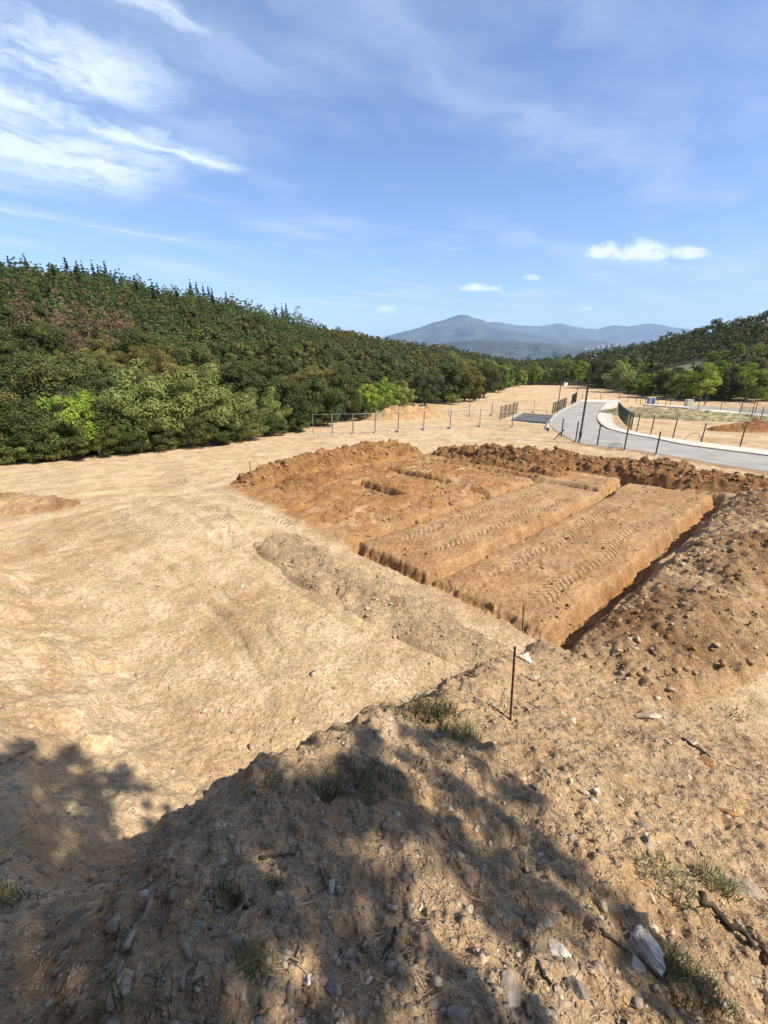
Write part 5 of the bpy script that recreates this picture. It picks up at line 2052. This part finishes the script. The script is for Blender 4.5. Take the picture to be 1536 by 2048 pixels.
tuft(868, 1428, 95, 62, 'grass', "tallest dark green grass tuft on the rim of the cut", 420, 1)
tuft(920, 1468, 80, 34, 'grass', "grass tuft trailing down from the tallest one", 260, 2)
tuft(800, 1424, 44, 26, 'grass', "small grass tuft right over the dark hollow in the rim", 120, 3)
tuft(735, 1552, 150, 34, 'grass', "broad shaded grass tuft on the slope below the rim", 560, 4)
tuft(668, 1588, 60, 40, 'grass', "small tuft left of the broad shaded one", 160, 5)
tuft(548, 1570, 44, 24, 'grass', "little isolated tuft on the shaded rim", 110, 6)
tuft(945, 1352, 20, 34, 'grass', "upright sprout on the rim near the stake", 40, 7)
tuft(1340, 1768, 100, 36, 'grey_grass', "grey green weed patch above the white rock", 330, 8)
tuft(1432, 1770, 60, 44, 'grey_grass', "grey green weed beside the long grey stone", 230, 9)
tuft(1352, 1930, 80, 36, 'grey_grass', "green grass tuft right beside the large jagged white rock", 330, 10)
tuft(1410, 1985, 100, 34, 'grey_grass', "grass spreading below the white rock toward the picture's foot", 420, 11)
tuft(455, 1805, 50, 30, 'grass', "dim tuft in the shade above the dry stick", 130, 12)
tuft(550, 1772, 26, 26, 'grass', "small tuft above the round cobble", 70, 13)
tuft(505, 1918, 60, 36, 'grass', "dark tuft in the shade at the lower slope", 150, 14)
tuft(225, 2010, 30, 110, 'grass', "tall thin weed rising in the dark lower corner", 22, 15)
tuft(330, 2030, 110, 30, 'grass', "grass fringe at the picture's foot in the shade", 90, 16)
tuft(20, 1800, 60, 50, 'grey_grass', "pale weed at the shaded picture's edge", 150, 17)
tuft(1470, 1430, 40, 14, 'grey_grass', "sparse dry weed on the sunlit slope", 60, 18)
tuft(1040, 1600, 26, 16, 'grass', "tiny weed at the rim of the tree shade", 40, 19)
tuft(1010, 1425, 60, 18, 'grey_grass', "thin weeds around the foot of the rusty stake", 70, 20)
tuft(1010, 1398, 30, 14, 'grey_grass', "thin weeds just behind the rusty stake", 40, 21)


# ------------------------------------------------------------------ sticks and roots
def stick(pts, r, mat, label, seed, cat="stick"):
    g = random.Random(seed)
    P = []
    for px, py in pts:
        x, y, z, d = hit(px, py)
        P.append(Vector((x, y, z + r * 0.8)))
    out = []
    for a, b in zip(P[:-1], P[1:]):
        for k in range(5):
            out.append(a.lerp(b, k / 5) + Vector((g.uniform(-1, 1), g.uniform(-1, 1), 0.3)) * r * 0.9)
    out.append(P[-1])
    o0 = out[0].copy()
    mb = MB().tube([p - o0 for p in out], [r * (1.0 - 0.6 * k / len(out)) * (1 + .15 * math.sin(k * 2.1)) for k in range(len(out))], 7)
    tag(mb.build("stick" if cat == "stick" else "root", M[mat], None, o0, True), label, cat)


stick([(246, 1908), (285, 1840), (322, 1776)], 0.013, 'dry_wood', "long dry stick lying across the shaded slope", 1)
stick([(1400, 1798), (1450, 1850), (1510, 1895), (1550, 1930)], 0.022, 'dark_wood', "dark branch running out of the picture below the weeds", 2)
stick([(1366, 1480), (1395, 1500), (1420, 1516)], 0.020, 'dark_wood', "short dark branch on the sunlit slope", 3)
stick([(1435, 1522), (1490, 1545), (1545, 1560)], 0.012, 'dry_wood', "pale root running to the picture's edge on the sunlit slope", 4, "root")
stick([(1048, 1888), (1075, 1930), (1102, 1972)], 0.010, 'dark_wood', "thin dark twig beside the pale grey slab", 5)
stick([(1200, 1862), (1228, 1885), (1256, 1905)], 0.009, 'dark_wood', "thin dark twig pointing at the large white rock", 6)
stick([(520, 1716), (555, 1714), (590, 1711)], 0.008, 'dark_wood', "short dark twig in the shade under the rim", 7)
stick([(178, 1766), (205, 1745), (246, 1735)], 0.010, 'dry_wood', "curved dry twig on the crest of the dark bank", 8)
stick([(885, 1285), (912, 1310), (936, 1333)], 0.010, 'dark_wood', "thin dark root hanging over the rim of the cut", 9, "root")
stick([(0, 1530), (40, 1508), (72, 1492)], 0.016, 'dry_wood', "grey stick on the left cut face", 10)
stick([(640, 1735), (652, 1765), (660, 1785)], 0.008, 'dry_wood', "dry twig beside the white stone in the needles", 11)
stick([(790, 1860), (785, 1890), (765, 1920)], 0.008, 'dark_wood', "bent dark twig in the middle of the dapples", 12)
stick([(1055, 1405), (1080, 1418), (1100, 1428)], 0.008, 'dry_wood', "dry twig right of the rusty stake", 13)
stick([(965, 1402), (995, 1420), (1020, 1438)], 0.007, 'dark_wood', "thin dark strand between the brown stone and the rusty stake", 14, "root")  # thin dark strand laid from the stone to the stake's foot


def litter():
    """Dry needles, straw and leaf bits on the near slope."""
    g = np.random.default_rng(31)
    n = 5200
    az = np.radians(g.uniform(-58, 58, n))
    r = 0.8 + 5.5 * g.random(n) ** 1.2
    x, y = r * np.sin(az), r * np.cos(az)
    u, v = to_uv(x, y)
    keep = (v < 0) & (fbm(x, y, 1.0, 2, ox=5.0) > -0.1)
    x, y = x[keep], y[keep]
    n = len(x)
    z = terrain(x, y) + 0.006
    a = g.random(n) * 6.28
    L = 0.012 + 0.045 * g.random(n) ** 2.5
    w = 0.0008 + 0.0013 * g.random(n)
    dx, dy = np.cos(a), np.sin(a)
    x1, y1, x2, y2 = x - dx * L, y - dy * L, x + dx * L, y + dy * L
    z1, z2 = terrain(x1, y1) + 0.006, terrain(x2, y2) + 0.010
    nx, ny = -dy * w, dx * w
    V = np.stack([np.stack([x1 - nx, y1 - ny, z1], 1), np.stack([x1 + nx, y1 + ny, z1 + .001], 1), np.stack([x2 + nx, y2 + ny, z2], 1), np.stack([x2 - nx, y2 - ny, z2], 1)], 1).reshape(-1, 3)
    me = mesh_from("plant_litter", V, np.arange(len(V)), 4, M['dry_wood'])
    tag(link("plant_litter", me), "dry straw and twig bits littering the near slope", "litter", None, "stuff")


litter()


# ------------------------------------------------------------------ air between here and the mountains
def haze():
    m = bpy.data.materials.new("haze_air")
    m.use_nodes = True
    t = NT(m.node_tree)
    t.n.clear()
    out = t.node('ShaderNodeOutputMaterial')
    pv = t.node('ShaderNodeVolumePrincipled')
    pv.inputs['Color'].default_value = (0.50, 0.70, 1.0, 1)
    pv.inputs['Density'].default_value = 6.6e-5
    pv.inputs['Anisotropy'].default_value = 0.0
    t.l.new(pv.outputs[0], out.inputs['Volume'])
    mb = MB().box((0, 8500, 400), (44000, 26000, 1100))
    o = mb.build("haze", m)
    tag(o, "pale blue air in front of the far range", "haze", None, "stuff")


haze()
